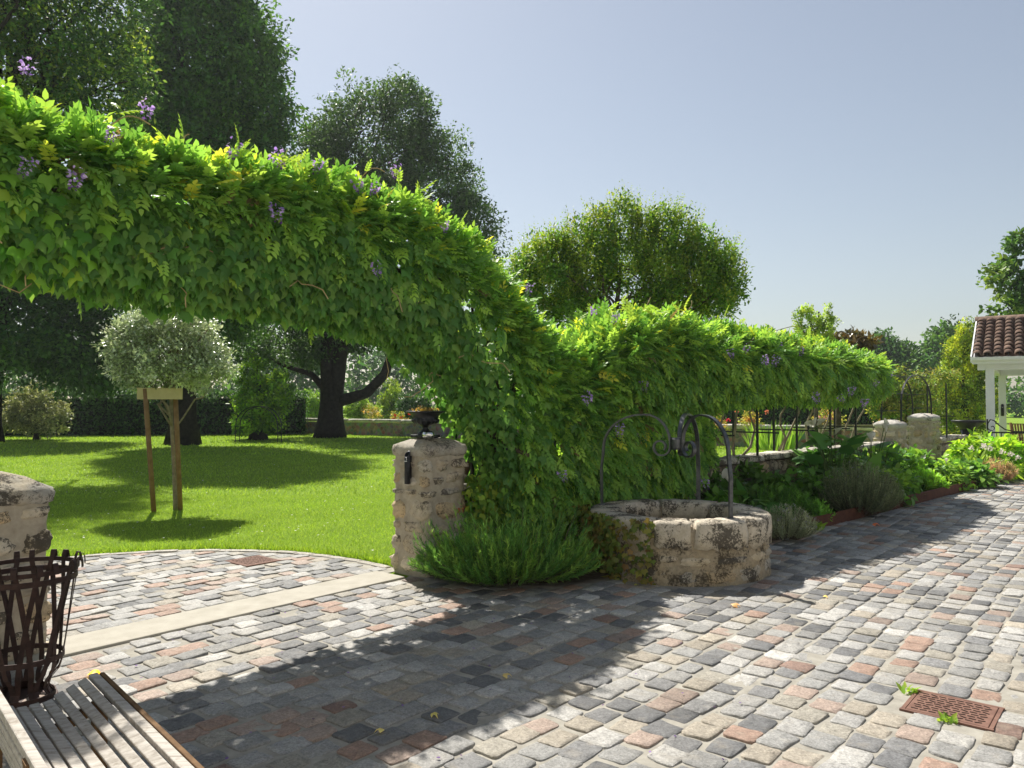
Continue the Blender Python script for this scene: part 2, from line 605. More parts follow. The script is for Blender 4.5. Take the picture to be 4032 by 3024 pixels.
def lay_setts(P, par, ax, n_single, seed, wild=.03):
    rs = np.random.RandomState(seed)
    order = np.argsort(np.hypot(P[:, 0] - 0, P[:, 1] - 0) + np.where(in_view(P, .05), 0, 50))
    P = P[order]
    shapes = [sett_geo(rs) for _ in range(14)]
    cache = {}
    ci = rs.choice(len(SETT_PAL), len(P), p=SETT_W)
    base_a = math.atan2(ax[1], ax[0])
    Vs, Fs, Cs, b = [], [], [], 0
    for i, p in enumerate(P):
        k = rs.randint(len(shapes))
        ang = base_a + rs.randn() * wild + (math.pi if rs.rand() < .5 else 0)
        sx, sy = 1 + rs.randn() * .07, 1 + rs.randn() * .06
        z = .006 + rs.randn() * .0025
        if i < n_single:
            key = (k, ci[i])
            if key not in cache:
                V, F = shapes[k]
                cache[key] = np_mesh('sett', V, F, SETT_PAL[ci[i]] * np.ones((len(V), 1)))
                cache[key].materials.append(M['sett'])
            o = bpy.data.objects.new('sett', cache[key])
            COL.objects.link(o)
            o.parent = par
            o.location = (p[0], p[1], z)
            o.rotation_euler = (0, 0, ang)
            o.scale = (sx, sy, 1)
        else:
            V, F = shapes[k]
            c, s = math.cos(ang), math.sin(ang)
            W = np.stack([p[0] + c * V[:, 0] * sx - s * V[:, 1] * sy, p[1] + s * V[:, 0] * sx + c * V[:, 1] * sy, V[:, 2] + z], 1)
            Vs.append(W); Fs.append(F + b); b += len(W)
            Cs.append(np.repeat((SETT_PAL[ci[i]] * (1 + .12 * rs.randn()))[None].clip(.03, .8), len(W), 0))
    if Vs:
        obj('setts', np_mesh('setts', np.concatenate(Vs), np.concatenate(Fs), np.concatenate(Cs)), M['sett'], par, kind='stuff')


def sett_grid(i0, i1, j0, j1, off, seed, L=.183, W=.157):
    rs = np.random.RandomState(seed)
    I, J = np.meshgrid(np.arange(i0, i1), np.arange(j0, j1), indexing='ij')
    I, J = I.ravel().astype(float), J.ravel().astype(float)
    u = (I + .5 * (J % 2)) * L + rs.randn(len(I)) * .012 + .05 * wob(J * .5, I * .05)
    v = (J + .5) * W + rs.randn(len(I)) * .006 + .045 * wob(I * .12, J * .07, 0, 2) + off
    return A_S[None] + u[:, None] * E_S + v[:, None] * M_S


DRAINS = [(np.array([2.29, 4.045, 0]), .37, .32), (np.array([-2.62, 7.82, 0]), .36, .34)]


def drain_mask(P):
    k = np.ones(len(P), bool)
    for c, a, b in DRAINS:
        q = P - c
        k &= ~((np.abs(q @ M_S) < a / 2 + .06) & (np.abs(q @ E_S) < b / 2 + .06))
    return k


P = sett_grid(-55, 125, 0, 108, .03, 11)
ok = in_view(P) & (P[:, 1] < 19.5) & ~in_poly(P, BED) & (np.hypot(P[:, 0] - WELL[0], P[:, 1] - WELL[1]) > .93) & drain_mask(P) & (((P - wl(0)) @ N_W > .2) | (P[:, 1] > 16.4) | (P[:, 1] < 7.2))
ok &= ~((P[:, 0] < -.9) & (P[:, 1] > 7.0))
lay_setts(P[ok], paving, E_S, 300, 5)
P = sett_grid(-34, 44, -26, 0, -.42, 12)
ok = (np.hypot(P[:, 0] - APRON_C[0], P[:, 1] - APRON_C[1]) < APRON_R - .16) & (P[:, 0] > -6) & drain_mask(P)
lay_setts(P[ok], apron, E_S, 300, 6)
rs = np.random.RandomState(8)
bm = np_mesh('border_stone', *sett_geo(rs, .21, .1), np.array([.4, .37, .32]) * np.ones((65, 1)), True)
bm.materials.append(M['sett'])
for a in np.arange(0.1, math.pi * .98, .083):
    p = APRON_C + (APRON_R - .06) * np.array([math.cos(a + .18), math.sin(a + .18), 0])
    if np.dot(p - A_S, M_S) > -.45:
        continue
    o = bpy.data.objects.new('border_stone', bm); COL.objects.link(o); o.parent = apron
    o.location = (p[0], p[1], .008 + rs.randn() * .002); o.rotation_euler = (0, 0, a + .18 + math.pi / 2 + rs.randn() * .02)

# drain covers and little round cap
for di, ((c, a, b), lab) in enumerate(zip(DRAINS, ('reddish cast drain cover with slotted pattern beside tufts of weeds', 'reddish drain cover set in the apron paving beside the lawn'))):
    t = thing('drain_cover', lab, 'drain cover', tuple(c))
    obj('plate', MB().box(c + UP * .008, (a, b, .02), M_S), M['drain'], t, bevel=.004)
    for sg in (-1, 1):
        obj('frame_bar', MB().box(c + E_S * sg * (b / 2 + .012) + UP * .007, (a + .05, .018, .02), M_S), M['drain'], t)
        obj('frame_bar', MB().box(c + M_S * sg * (a / 2 + .012) + UP * .007, (.018, b + .004, .02), M_S), M['drain'], t)
    s = MB()
    for r in range(9):
        for q in range(8):
            w = c + M_S * ((q + .5 + .25 * (r % 2)) / 8.3 - .5) * a * .92 + E_S * ((r + .5) / 9 - .5) * b * .9 + UP * .0187
            d = nrm(M_S + E_S * (.45 if (r + q) % 3 else -.5) * ((q % 2) * .9))
            s.box(w, (.032, .009, .002), d)
    obj('slots', s, M['drain_slot'], t, kind='stuff')
# ------------------------------------------------------------------ grass
def grass():
    rs = np.random.RandomState(21)
    packs = []
    for n, y0, y1, h, w in ((150000, 7.0, 13.5, .034, .30), (75000, 13.5, 24, .05, .5), (60000, 24, 44, .07, .8)):
        u = rs.rand(n)
        y = np.sqrt(y0 ** 2 + u * (y1 ** 2 - y0 ** 2))
        x = y * (-.70 + rs.rand(n) * 1.15)
        P = np.stack([x, y, np.zeros(n)], 1)
        s = (P - wl(0)) @ N_W
        ok = (s < -.12) & (np.hypot(x - APRON_C[0], y - APRON_C[1]) > APRON_R + .01)
        ok &= ((P - A_S) @ M_S) < -.4
        P = P[ok]; n = len(P)
        pt = .5 + .5 * wob(P[:, 0] * .8, P[:, 1] * .8)
        C = palette(rs, n, [(.1, .18, .028), (.16, .25, .036), (.21, .29, .05)], .15) * (.85 + .25 * pt)[:, None]
        f = nrm(np.stack([rs.randn(n) * .55, rs.randn(n) * .55, np.ones(n)], 1))
        up = np.stack([rs.randn(n), rs.randn(n), np.zeros(n)], 1)
        tV = np.array([(-.5, 0, 0), (.5, 0, 0), (.1, 1, 0)]) * [w * .5, 1, 1]
        packs.append(scatter(tV, np.array([(0, 1, 2)]), P, f, up, h * (.6 + .8 * rs.rand(n)), C))
    # taller fringe along the apron and the pillar
    n = 5000
    a = rs.rand(n) * math.pi * 1.1
    r = APRON_R + np.abs(rs.randn(n)) * .05
    P = np.stack([APRON_C[0] + r * np.cos(a), APRON_C[1] + r * np.sin(a), np.zeros(n)], 1)
    ok = (P - A_S) @ M_S < -.45
    P = P[ok]; n = len(P)
    packs.append(scatter(np.array([(-.06, 0, 0), (.06, 0, 0), (.1, 1, 0)]), np.array([(0, 1, 2)]), P, nrm(np.stack([rs.randn(n) * .5, rs.randn(n) * .5, np.ones(n)], 1)), rs.randn(n, 3) * [1, 1, 0], .04 + .06 * rs.rand(n), palette(rs, n, [(.08, .16, .015), (.2, .28, .035)])))
    V, F, C = merge(*packs)
    o = obj('grass', np_mesh('grass', V, F, C), M['grass'], kind='stuff')
    tag(o, 'short mown grass blades of the lawn', 'grass')


grass()

# ------------------------------------------------------------------ rubble masonry
def rr_perimeter(L, T, rad):
    """rounded rectangle: arclength -> (x, y, normal)"""
    a, b = L / 2 - rad, T / 2 - rad
    segs = [((a, -b - rad), (-1, 0), 0)]
    pts = []
    for cx, cy, a0 in ((a, b, 0), (-a, b, 90), (-a, -b, 180), (a, -b, 270)):
        for k in range(7):
            th = R(a0 + 15 * k)
            pts.append((cx + rad * math.cos(th), cy + rad * math.sin(th)))
    pts = np.array(pts + [pts[0]])
    s = np.concatenate([[0], np.cumsum(np.hypot(*np.diff(pts, axis=0).T))])

    def f(q):
        q = np.mod(q, s[-1])
        x, y = np.interp(q, s, pts[:, 0]), np.interp(q, s, pts[:, 1])
        e = .004
        x1, y1 = np.interp(np.mod(q + e, s[-1]), s, pts[:, 0]), np.interp(np.mod(q + e, s[-1]), s, pts[:, 1])
        x0, y0 = np.interp(np.mod(q - e, s[-1]), s, pts[:, 0]), np.interp(np.mod(q - e, s[-1]), s, pts[:, 1])
        t = nrm(np.stack([x1 - x0, y1 - y0], -1))
        return np.stack([x, y], -1), np.stack([t[..., 1], -t[..., 0]], -1)
    return f, s[-1]


def rubble_stone(mapf, s0, s1, z0, z1, depth, rs, mat, par, col, name='stone', nx=9, nz=8):
    """one irregular flat-faced stone bent along the face given by mapf(s) -> point, normal"""
    X, Z = np.meshgrid(np.linspace(-1, 1, nx), np.linspace(-1, 1, nz), indexing='ij')
    ph = rs.rand(4) * 6.3
    ru = rs.uniform(.05, .3)
    fx = X * (1 - ru * np.abs(Z) ** 3) + .07 * np.sin(Z * 3 + ph[0]) + .05 * np.sin(Z * 7 + ph[1]) * np.abs(X)
    fz = Z * (1 - ru * np.abs(X) ** 3) + .10 * np.sin(X * 2.4 + ph[2]) + .07 * np.sin(X * 6 + ph[3]) * np.abs(Z)
    rim = np.maximum(np.abs(X), np.abs(Z))
    o = depth * np.where(rim > .99, -.9, np.where(rim > .7, .55, 1.0)) + depth * .3 * rs.randn(nx, nz) * (rim < .99)
    o = o + depth * (rs.randn() * .3 * X + rs.randn() * .4 * Z) * (rim < .99)
    s = (s0 + s1) / 2 + fx * (s1 - s0) / 2
    z = (z0 + z1) / 2 + fz * (z1 - z0) / 2
    xy, nn = mapf(s)
    V = np.concatenate([xy + nn * o[..., None], z[..., None]], -1).reshape(-1, 3)
    F = [(i * nz + j, (i + 1) * nz + j, (i + 1) * nz + j + 1, i * nz + j + 1) for i in range(nx - 1) for j in range(nz - 1)]
    return obj(name, np_mesh(name, V, np.array(F), np.array(col) * np.ones((len(V), 1)), True), mat, par)


def stone_col(rs):
    c = np.array([(.6, .515, .39), (.5, .43, .33), (.64, .565, .45), (.44, .4, .335), (.58, .45, .29)])[rs.randint(5)]
    return c * (1 + .12 * rs.randn())


def courses(mapf, per, z0, z1, rs, mat, par, hmin=.08, hmax=.21, wmin=.10, wmax=.34, depth=.021, gap=.03, closed=True):
    z = z0
    while z < z1 - .05:
        h = min(rs.uniform(hmin, hmax), z1 - z)
        s = rs.rand() * .2 if closed else 0
        end = s + per if closed else per
        while s < end - .06:
            w = min(rs.uniform(wmin, wmax), end - s)
            dz = rs.randn(2) * .012
            rubble_stone(mapf, s + gap / 2, s + w - gap / 2, z + gap / 2 + dz[0], z + h - gap / 2 + dz[1], depth * (.7 + .8 * rs.rand()), rs, mat, par, stone_col(rs))
            s += w
        z += h


def pillar(name, label, c, L, T, H, ang, mat, mortar, seed, capover=.015, group=None, dome=.09, capcol=(.42, .385, .33)):
    rs = np.random.RandomState(seed)
    t = thing(name, label, 'pillar', (c[0], c[1], 0), group)
    f, per = rr_perimeter(L, T, .07)
    ca, sa = math.cos(ang), math.sin(ang)

    def mp(s):
        p, n = f(s)
        q = np.stack([c[0] + ca * p[..., 0] - sa * p[..., 1], c[1] + sa * p[..., 0] + ca * p[..., 1]], -1)
        m = np.stack([ca * n[..., 0] - sa * n[..., 1], sa * n[..., 0] + ca * n[..., 1]], -1)
        return q, m
    ss = np.linspace(0, per, 48, endpoint=False)
    q, m = mp(ss)
    zz = np.linspace(-.05, H - .1, 14)
    V = np.concatenate([np.concatenate([q + m * (rs.randn(48, 1) * .004 - .004), np.full((48, 1), z)], 1) for z in zz])
    F = [(i * 48 + k, i * 48 + (k + 1) % 48, (i + 1) * 48 + (k + 1) % 48, (i + 1) * 48 + k) for i in range(len(zz) - 1) for k in range(48)]
    obj('mortar_core', np_mesh('mortar_core', V, np.array(F), None, True), mortar, t)
    courses(mp, per, 0, H - .13, rs, mat, t)
    # cap: one worn slab with a rounded back
    prof = [(capover - .03, H - .14), (capover, H - .12), (capover + .012, H - .07), (capover - .004, H - .035), (-.05, H - .008), (-.13, H + dome * .25), (-.22, H + dome * .4)]
    V = []
    lump = rs.randn(48) * .006
    lump = (lump + np.roll(lump, 1) + np.roll(lump, -1)) * .8
    for o_, z in prof:
        lim = min(L, T) / 2 - .03
        sc_ = 1 + min(o_ + .05, 0) / (min(L, T) / 2)
        qq = np.array(c[:2]) + (q + m * max(o_, -.05) + m * lump[:, None] - np.array(c[:2])) * sc_
        V.append(np.concatenate([qq, np.full((48, 1), z) + rs.randn(48, 1) * .003], 1))
    V = np.concatenate(V + [np.array([[c[0], c[1], H + dome * .42]])])
    F3 = []
    for i in range(len(prof) - 1):
        for k in range(48):
            a, b = i * 48 + k, i * 48 + (k + 1) % 48
            F3 += [(a, b, b + 48), (a, b + 48, a + 48)]
    F3 += [((len(prof) - 1) * 48 + k, (len(prof) - 1) * 48 + (k + 1) % 48, len(prof) * 48) for k in range(48)]
    obj('cap_stone', np_mesh('cap_stone', V, np.array(F3), np.array(capcol) * np.ones((len(V), 1)), True), mat, t)
    return t


ANG_S = math.atan2(E_S[1], E_S[0])
ANG_W = math.atan2(D_W[1], D_W[0])
PIL = np.array([-.79, 7.42, 0])
pillar('stone_pillar', 'beige rubble stone gate pillar carrying a black iron urn', PIL, .56, .46, 1.24, ANG_S, M['limestone'], M['mortar'], 31, group='stone pillars of the garden gates')
PILL = np.array([-3.35, 4.87, 0])
pillar('stone_pillar', 'grey rubble stone gate pillar with domed cap behind the iron basket', PILL, .6, .56, 1.10, ANG_S + .1, M['limestone_old'], M['mortar'], 32, .012, 'stone pillars of the garden gates', .16, (.4, .38, .345))
P1, P2 = wl(12.7), wl(14.8, .05)
pillar('stone_pillar', 'low pale stone pillar under the left feet of the rose arch', P1, .6, .5, 1.22, ANG_W, M['limestone_far'], M['mortar'], 33, group='stone pillars of the garden gates', capcol=(.5, .48, .44))
pillar('stone_pillar', 'taller pale stone pillar under the right feet of the rose arch', P2, .55, .55, 1.34, ANG_W, M['limestone_far'], M['mortar'], 34, group='stone pillars of the garden gates', capcol=(.5, .48, .44))


def low_wall(name, label, p0, p1, H, T, mat, seed, n_cap, stones=True, face_mat=None, capcol=(.6, .57, .5), cth=1.0):
    rs = np.random.RandomState(seed)
    p0, p1 = np.array([*p0, 0.]), np.array([*p1, 0.])
    L = np.linalg.norm(p1 - p0); d = (p1 - p0) / L; n = np.array([d[1], -d[0], 0])
    t = thing(name, label, 'wall', tuple(p0))
    V = []
    obj('mortar_core', MB().box((p0 + p1) / 2 + UP * (H / 2 - .08), (L, T - .03, H - .04), d), face_mat or M['mortar_old'], t)
    if stones:
        for sgn in (1, -1):
            def mp(s, sgn=sgn):
                q = (p0[None, None, :2] if np.ndim(s) == 2 else p0[None, :2]) + np.asarray(s)[..., None] * d[:2] + sgn * n[:2] * (T / 2 - .012)
                return q, np.broadcast_to(sgn * n[:2], q.shape)
            courses(mp, L, .02, H - .06, rs, mat, t, .13, .24, .2, .5, .02, .03, False)
    x = 0
    k = 0
    while x < L - .02:
        w = min(L / n_cap * rs.uniform(.75, 1.3), L - x)
        zc = H - .03 + rs.randn() * .006
        c = p0 + d * (x + w / 2) + UP * zc
        nx_, ny_ = 6, 4
        vs = []
        for zi, zz in enumerate((-.045, -.045 + .065 * cth, -.045 + .08 * cth)):
            for a in range(20):
                th = a / 20 * 2 * math.pi
                pw = 6
                r = (abs(math.cos(th)) ** pw + abs(math.sin(th)) ** pw) ** (-1 / pw)
                ins = (0, 0, .03)[zi]
                vs.append(c + d * (r * math.cos(th) * (w / 2 - .006 - ins)) + n * (r * math.sin(th) * (T / 2 + .03 - ins + rs.randn() * .006)) + UP * (zz + rs.randn() * .004))
        fs = [(q * 20 + a, q * 20 + (a + 1) % 20, (q + 1) * 20 + (a + 1) % 20, (q + 1) * 20 + a) for q in range(2) for a in range(20)]
        fs += [tuple(40 + a for a in range(20)), tuple(range(20))[::-1]]
        me = MB().add(vs, fs).mesh('cap_stone', True)
        a_ = me.color_attributes.new('Col', 'FLOAT_COLOR', 'POINT')
        cc = np.ones((len(vs), 4), 'f4'); cc[:, :3] = np.array(capcol) * (1 + .08 * rs.randn())
        a_.data.foreach_set('color', cc.ravel())
        obj('cap_stone', me, mat, t)
        x += w
    return t


low_wall('low_wall', 'low garden wall with pale stone caps behind the flower bed', wl(.32)[:2], wl(12.35)[:2], .80, .36, M['limestone_old'], 41, 14)
low_wall('low_wall', 'short piece of stone wall right of the rose arch', wl(15.15)[:2], wl(18.0)[:2], .78, .36, M['limestone_old'], 42, 4)


def far_wall_mat():
    m, nt, out = new_mat('far_rubble')
    v = N(nt, 'ShaderNodeTexVoronoi', i_Scale=5.5)
    v.feature = 'DISTANCE_TO_EDGE'
    nt.links.new(pos(nt), v.inputs['Vector'])
    vc = N(nt, 'ShaderNodeTexVoronoi', i_Scale=5.5)
    nt.links.new(pos(nt), vc.inputs['Vector'])
    c = mixc(nt, .5, ramp(nt, noise(nt, 3, 5), [(.3, (.17, .15, .11)), (.7, (.36, .32, .25))]), vc.outputs['Color'], 'SOFT_LIGHT')
    c = mixc(nt, ramp(nt, v.outputs['Distance'], [(.0, (1, 1, 1)), (.08, (0, 0, 0))]), c, (.3, .27, .22))
    principled(nt, out, c, .95, .1, bump=v.outputs['Distance'], bstr=1, bdist=.06)
    return m


FW = far_wall_mat()
low_wall('boundary_wall', 'long low stone wall at the far edge of the lawn', (-13.5, 43.0), (9.5, 28.2), .74, .4, M['limestone_far'], 43, 16, False, FW, (.72, .7, .64), 2.0)
low_wall('boundary_wall', 'low stone wall continuing behind the pergola posts to the arch', (9.6, 28.1), (15.5, 26.0), .74, .4, M['limestone_far'], 44, 6, False, FW, (.72, .7, .64), 2.0)

# ------------------------------------------------------------------ the well
def build_well():
    rs = np.random.RandomState(51)
    t = thing('stone_well', 'round old stone well with blotched coping blocks on the cobbles', 'well', tuple(WELL))
    Ro, Ri, H = .87, .565, .565
    cx, cy = WELL[:2]

    def ring(name, prof, mat, n=96, amp=.008, smooth=True, col=None):
        V = []
        ph = rs.rand() * 9
        for r, z in prof:
            a = np.arange(n) / n * 2 * math.pi
            rr = r + amp * (rs.randn(n) * .5 + wob(np.cos(a) * 6, np.sin(a) * 6, z * 9, ph))
            V.append(np.stack([cx + rr * np.cos(a), cy + rr * np.sin(a), np.full(n, z)], 1))
        F = [(i * n + k, i * n + (k + 1) % n, (i + 1) * n + (k + 1) % n, (i + 1) * n + k) for i in range(len(prof) - 1) for k in range(n)]
        V = np.concatenate(V)
        return obj(name, np_mesh(name, V, np.array(F), None if col is None else np.array(col) * np.ones((len(V), 1)), smooth), mat, t)
    ring('mortar_drum', [(Ro - .005, -.02), (Ro - .015, .08), (Ro - .02, .16), (Ro - .025, .24), (Ro - .03, .32), (Ro - .035, .5), (Ri + .03, .5), (Ri + .02, .3), (Ri + .02, .0)], M['drum'], amp=.012)
    obj('shaft_floor', MB().poly([(cx + .6 * math.cos(a), cy + .6 * math.sin(a), .02) for a in np.linspace(0, 2 * math.pi, 32, endpoint=False)]), M['core'], t)
    # coping blocks
    edges = [-2.05, -1.62, -.98, -.05, .8, 1.65, 2.45, 3.25, 4.233]
    for i in range(len(edges) - 1):
        a0, a1 = edges[i] + .022, edges[i + 1] - .022
        if a1 - a0 < .2:
            continue
        na, nr = 12, 5
        zb = H - .24 + rs.randn() * .015
        rows = []
        prof = [(Ro + .0, zb), (Ro + .006, H - .12), (Ro + .002, H - .03), (Ro - .018, H - .004), (Ro - .1, H), ((Ro + Ri) / 2, H + .002), (Ri + .07, H), (Ri + .01, H - .012), (Ri - .002, H - .06), (Ri + .004, zb)]
        V = []
        dro = rs.randn() * .01
        for q, a in enumerate(np.linspace(a0, a1, na)):
            for j, (r, z) in enumerate(prof):
                aa = a + (rs.randn() * .012 if q in (0, na - 1) else 0)
                rr = r + dro + rs.randn() * .0035
                zz = z + rs.randn() * .003 + (rs.randn() * .014 if j == 0 else 0)
                if q in (0, na - 1):
                    rr = rr + (-.02 if r > .7 else .02 if r < .66 else 0); zz -= .008 if j in (4, 5, 6) else 0
                V.append((cx + rr * math.cos(aa), cy + rr * math.sin(aa), zz))
        k = len(prof)
        F = [(q * k + j, (q + 1) * k + j, (q + 1) * k + (j + 1) % k, q * k + (j + 1) % k) for q in range(na - 1) for j in range(k)]
        mb = MB().add(V, F + [tuple(range(k)), tuple((na - 1) * k + j for j in range(k))[::-1]])
        me = mb.mesh('coping_stone', True)
        at = me.color_attributes.new('Col', 'FLOAT_COLOR', 'POINT')
        cc = np.ones((len(V), 4), 'f4'); cc[:, :3] = np.array([.6, .535, .435]) * (1 + .07 * rs.randn())
        at.data.foreach_set('color', cc.ravel())
        obj('coping_stone', me, M['limestone_old'], t)
    # rubble stones of the drum

    def mp(s):
        a = np.asarray(s) / Ro
        n = np.stack([np.cos(a), np.sin(a)], -1)
        return WELL[:2] + n * (Ro - .018), n
    courses(mp, 2 * math.pi * Ro, .01, .30, rs, M['limestone_old'], t, .10, .17, .13, .40, .012, .03)

    # iron tripod arch
    ar = thing('well_arch', 'grey wrought iron arch with scrolls standing on the well rim', 'iron arch', (cx, cy, H))
    for deg, r0 in ((153, .79), (-60, .70), (62, .80)):
        u = np.array([math.cos(R(deg)), math.sin(R(deg)), 0])
        pr = [(r0, H - .01), (r0, .75), (r0 + .004, .93), (r0 - .015, 1.08)]
        # arc over the top, in the radial plane
        c0, z0, rx, rz = .36, 1.14, r0 - .02 - .36, .35
        for th in np.linspace(8, 180, 22):
            pr.append((c0 + (rx if th < 90 else .29) * math.cos(R(th)), z0 + rz * math.sin(R(th)) + (0 if th < 90 else .06 * (th - 90) / 90)))
        for k, th in enumerate(np.linspace(0, 400, 30)):     # scroll curling back out under the arch
            q = .095 * (1 - .55 * th / 400)
            pr.append((.165 - .095 * math.cos(R(th)) * (q / .095), 1.17 - q * math.sin(R(th))))
        pts = [WELL + u * r + UP * z for r, z in pr]
        side = np.cross(u, UP)
        obj('arch_bar', MB().tube(pts, .01, flat=(side, .042, .018)), M['iron_grey'], ar)
        obj('foot_plate', MB().lathe([(0, .012), (.03, .012), (.034, 0)], tuple(pts[0] + UP * .004), 12), M['iron_grey'], ar)
    obj('hub', MB().lathe([(0, -.05), (.062, -.05), (.07, -.03), (.07, .05), (.06, .065), (0, .065)], (cx, cy, 1.2), 20), M['iron_grey'], ar)
    return t


build_well()

# ------------------------------------------------------------------ foliage builders
def crown(blobs, ncl, per, clr, size, cols, seed, shell=.55, tmpl=(DIA_V, DIA_F), droop=.15, upb=.8, jit=.2, flat=.75, outw=.6):
    """leaf clumps spread through a union of ellipsoids"""
    rs = np.random.RandomState(seed)
    B = np.array(blobs, float)
    area = (B[:, 3] * B[:, 4] + B[:, 3] * B[:, 5] + B[:, 4] * B[:, 5]) ** 1.0
    k = rs.choice(len(B), ncl * 2, p=area / area.sum())
    dr = nrm(rs.randn(ncl * 2, 3))
    r = (shell + (1 - shell) * rs.rand(ncl * 2) ** .6)
    r = r * (1 + .2 * wob(dr[:, 0] * 3 + k, dr[:, 1] * 3, dr[:, 2] * 3, seed))
    Cn = B[k, :3] + dr * r[:, None] * B[k, 3:]
    ins = np.zeros(len(Cn), bool)
    for j in range(len(B)):
        q = (Cn - B[j, :3]) / B[j, 3:]
        ins |= (np.sum(q * q, 1) < .36) & (k != j)
    keep = np.where(~ins | (rs.rand(len(ins)) < .15))[0][:ncl]
    Cn, k, dr = Cn[keep], k[keep], dr[keep]
    n = len(Cn) * per
    ci = np.repeat(np.arange(len(Cn)), per)
    cs = clr * (.6 + .8 * rs.rand(len(Cn)))
    P = Cn[ci] + np.clip(rs.randn(n, 3), -1.5, 1.5) * cs[ci][:, None] * [1, 1, flat]
    out = dr[ci]
    f = nrm(out * outw + rs.randn(n, 3) * .7 + [0, 0, -droop])
    up = nrm(UP * upb + out * .4 + rs.randn(n, 3) * .55)
    cc = palette(rs, len(Cn), cols, .2)[ci] * (1 + jit * rs.randn(n, 1)).clip(.45, 1.7)
    s = size * (.6 + .8 * rs.rand(n))
    return scatter(tmpl[0], tmpl[1], P, f, up, s, cc), Cn


def limb_path(a, b, rs, n=6, sag=.1, wig=.06):
    a, b = np.array(a, float), np.array(b, float)
    L = np.linalg.norm(b - a)
    q = np.linspace(0, 1, n)[:, None]
    p = a + (b - a) * q + UP * (np.sin(q * math.pi) * L * sag)
    p[1:-1] += rs.randn(n - 2, 3) * L * wig
    return p


def top_shoots(blobs, n, seed, L, size, cols, m=9):
    """leafy upright twigs breaking the crown outline"""
    rs = np.random.RandomState(seed)
    B = np.array(blobs, float)
    k = rs.choice(len(B), n)
    d = nrm(rs.randn(n, 3) * [1, 1, .7] + [0, 0, .5])
    A = B[k, :3] + d * B[k, 3:] * .92
    f = nrm(d * .5 + UP * .9 + rs.randn(n, 3) * .2)
    q = np.tile(np.arange(m) / m, n)
    LL = np.repeat(L * (.5 + .8 * rs.rand(n)), m)
    P = np.repeat(A, m, 0) + np.repeat(f, m, 0) * (q * LL)[:, None]
    return scatter(DIA_V, DIA_F, P, nrm(np.repeat(f, m, 0) * .5 + rs.randn(n * m, 3)), nrm(UP + rs.randn(n * m, 3) * .4), size * (1.1 - .6 * q), np.repeat(palette(rs, n, cols, .15), m, 0))


def tree(name, label, base, blobs, ncl, per, clr, size, cols, seed, trunk=((0, 0, 0, .4), (0, 0, 5, .3)), bark='bark_dark', limbs=14, leaf='leaf_tree', group=None, lr=.09, cat='tree', flare=1.6, origin=.55, extra=(), shoots_=None, **k):
    rs = np.random.RandomState(seed + 500)
    base = np.array([*base, 0.])
    t = thing(name, label, cat, tuple(base), group)
    (V, F, C), Cn = crown(blobs, ncl, per, clr, size, cols, seed, **k)
    if shoots_:
        V, F, C = merge((V, F, C), top_shoots(blobs, shoots_[0], seed + 7, shoots_[1], size, cols[-2:]))
    obj('crown', np_mesh('crown', V, F, C), M[leaf], t)
    T = np.array(trunk, float)
    pts = base + T[:, :3]
    # subdivide the trunk and give it a root flare
    q = np.linspace(0, len(T) - 1, len(T) * 4)
    pp = np.stack([np.interp(q, range(len(T)), pts[:, i]) for i in range(3)], 1)
    rr = np.interp(q, range(len(T)), T[:, 3])
    rr = rr * (1 + (flare - 1) * np.exp(-(pp[:, 2] - pp[0, 2]) / (T[0, 3] * 1.3)))
    pp[0, 2] -= .05
    mb = MB().tube(pp, rr, 14)
    for e in extra:
        e = np.array(e, float)
        mb.tube(base + e[:, :3], e[:, 3], 10)
    tr = obj('trunk', mb.mesh('trunk', True), M[bark], t)
    idx = rs.permutation(len(Cn))[:limbs]
    for i in idx:
        u = origin + (1 - origin) * rs.rand()
        a = np.array([np.interp(u * (len(pp) - 1), range(len(pp)), pp[:, j]) for j in range(3)])
        r0 = min(np.interp(u * (len(rr) - 1), range(len(rr)), rr) * .6, lr * (1 + rs.rand()))
        pth = limb_path(a, Cn[i], rs)
        obj('limb', MB().tube(pth, np.linspace(r0, .012, len(pth)), 6).mesh('limb', True), M[bark], tr)
    return t


# ------------------------------------------------------------------ wisteria over the gate and along the pergola
NEAR = np.array([  # t, z bottom, z top, offset, half width
    (-7.0, 2.52, 3.5, .05, .5), (-4.5, 2.46, 3.5, .05, .5), (-3.5, 2.4, 3.45, .05, .48), (-2.5, 2.3, 3.36, .05, .46), (-1.5, 2.3, 3.46, .05, .46), (-.5, 2.12, 3.46, .05, .46), (0., 1.82, 3.28, .08, .45),
    (.45, 1.15, 3.08, .1, .44), (.8, .3, 2.82, .12, .46), (1.2, .1, 2.4, .15, .5), (1.7, .1, 2.15, .2, .52), (2.2, .12, 2.3, .2, .52), (3.2, .2, 2.4, .2, .52), (4.1, .6, 2.4, .25, .5)])
RIGHT = np.array([
    (1.9, 1.3, 2.2, .15, .55), (2.4, 1.35, 2.6, .2, .66), (3.2, 1.48, 2.64, .25, .74), (4.4, 1.66, 2.56, .36, .82), (5.5, 1.72, 2.48, .42, .85), (6.5, 1.74, 2.48, .42, .85), (8., 1.72, 2.44, .42, .82), (9., 1.70, 2.4, .4, .75), (9.7, 1.76, 2.32, .35, .6), (10.2, 1.9, 2.15, .3, .35)])


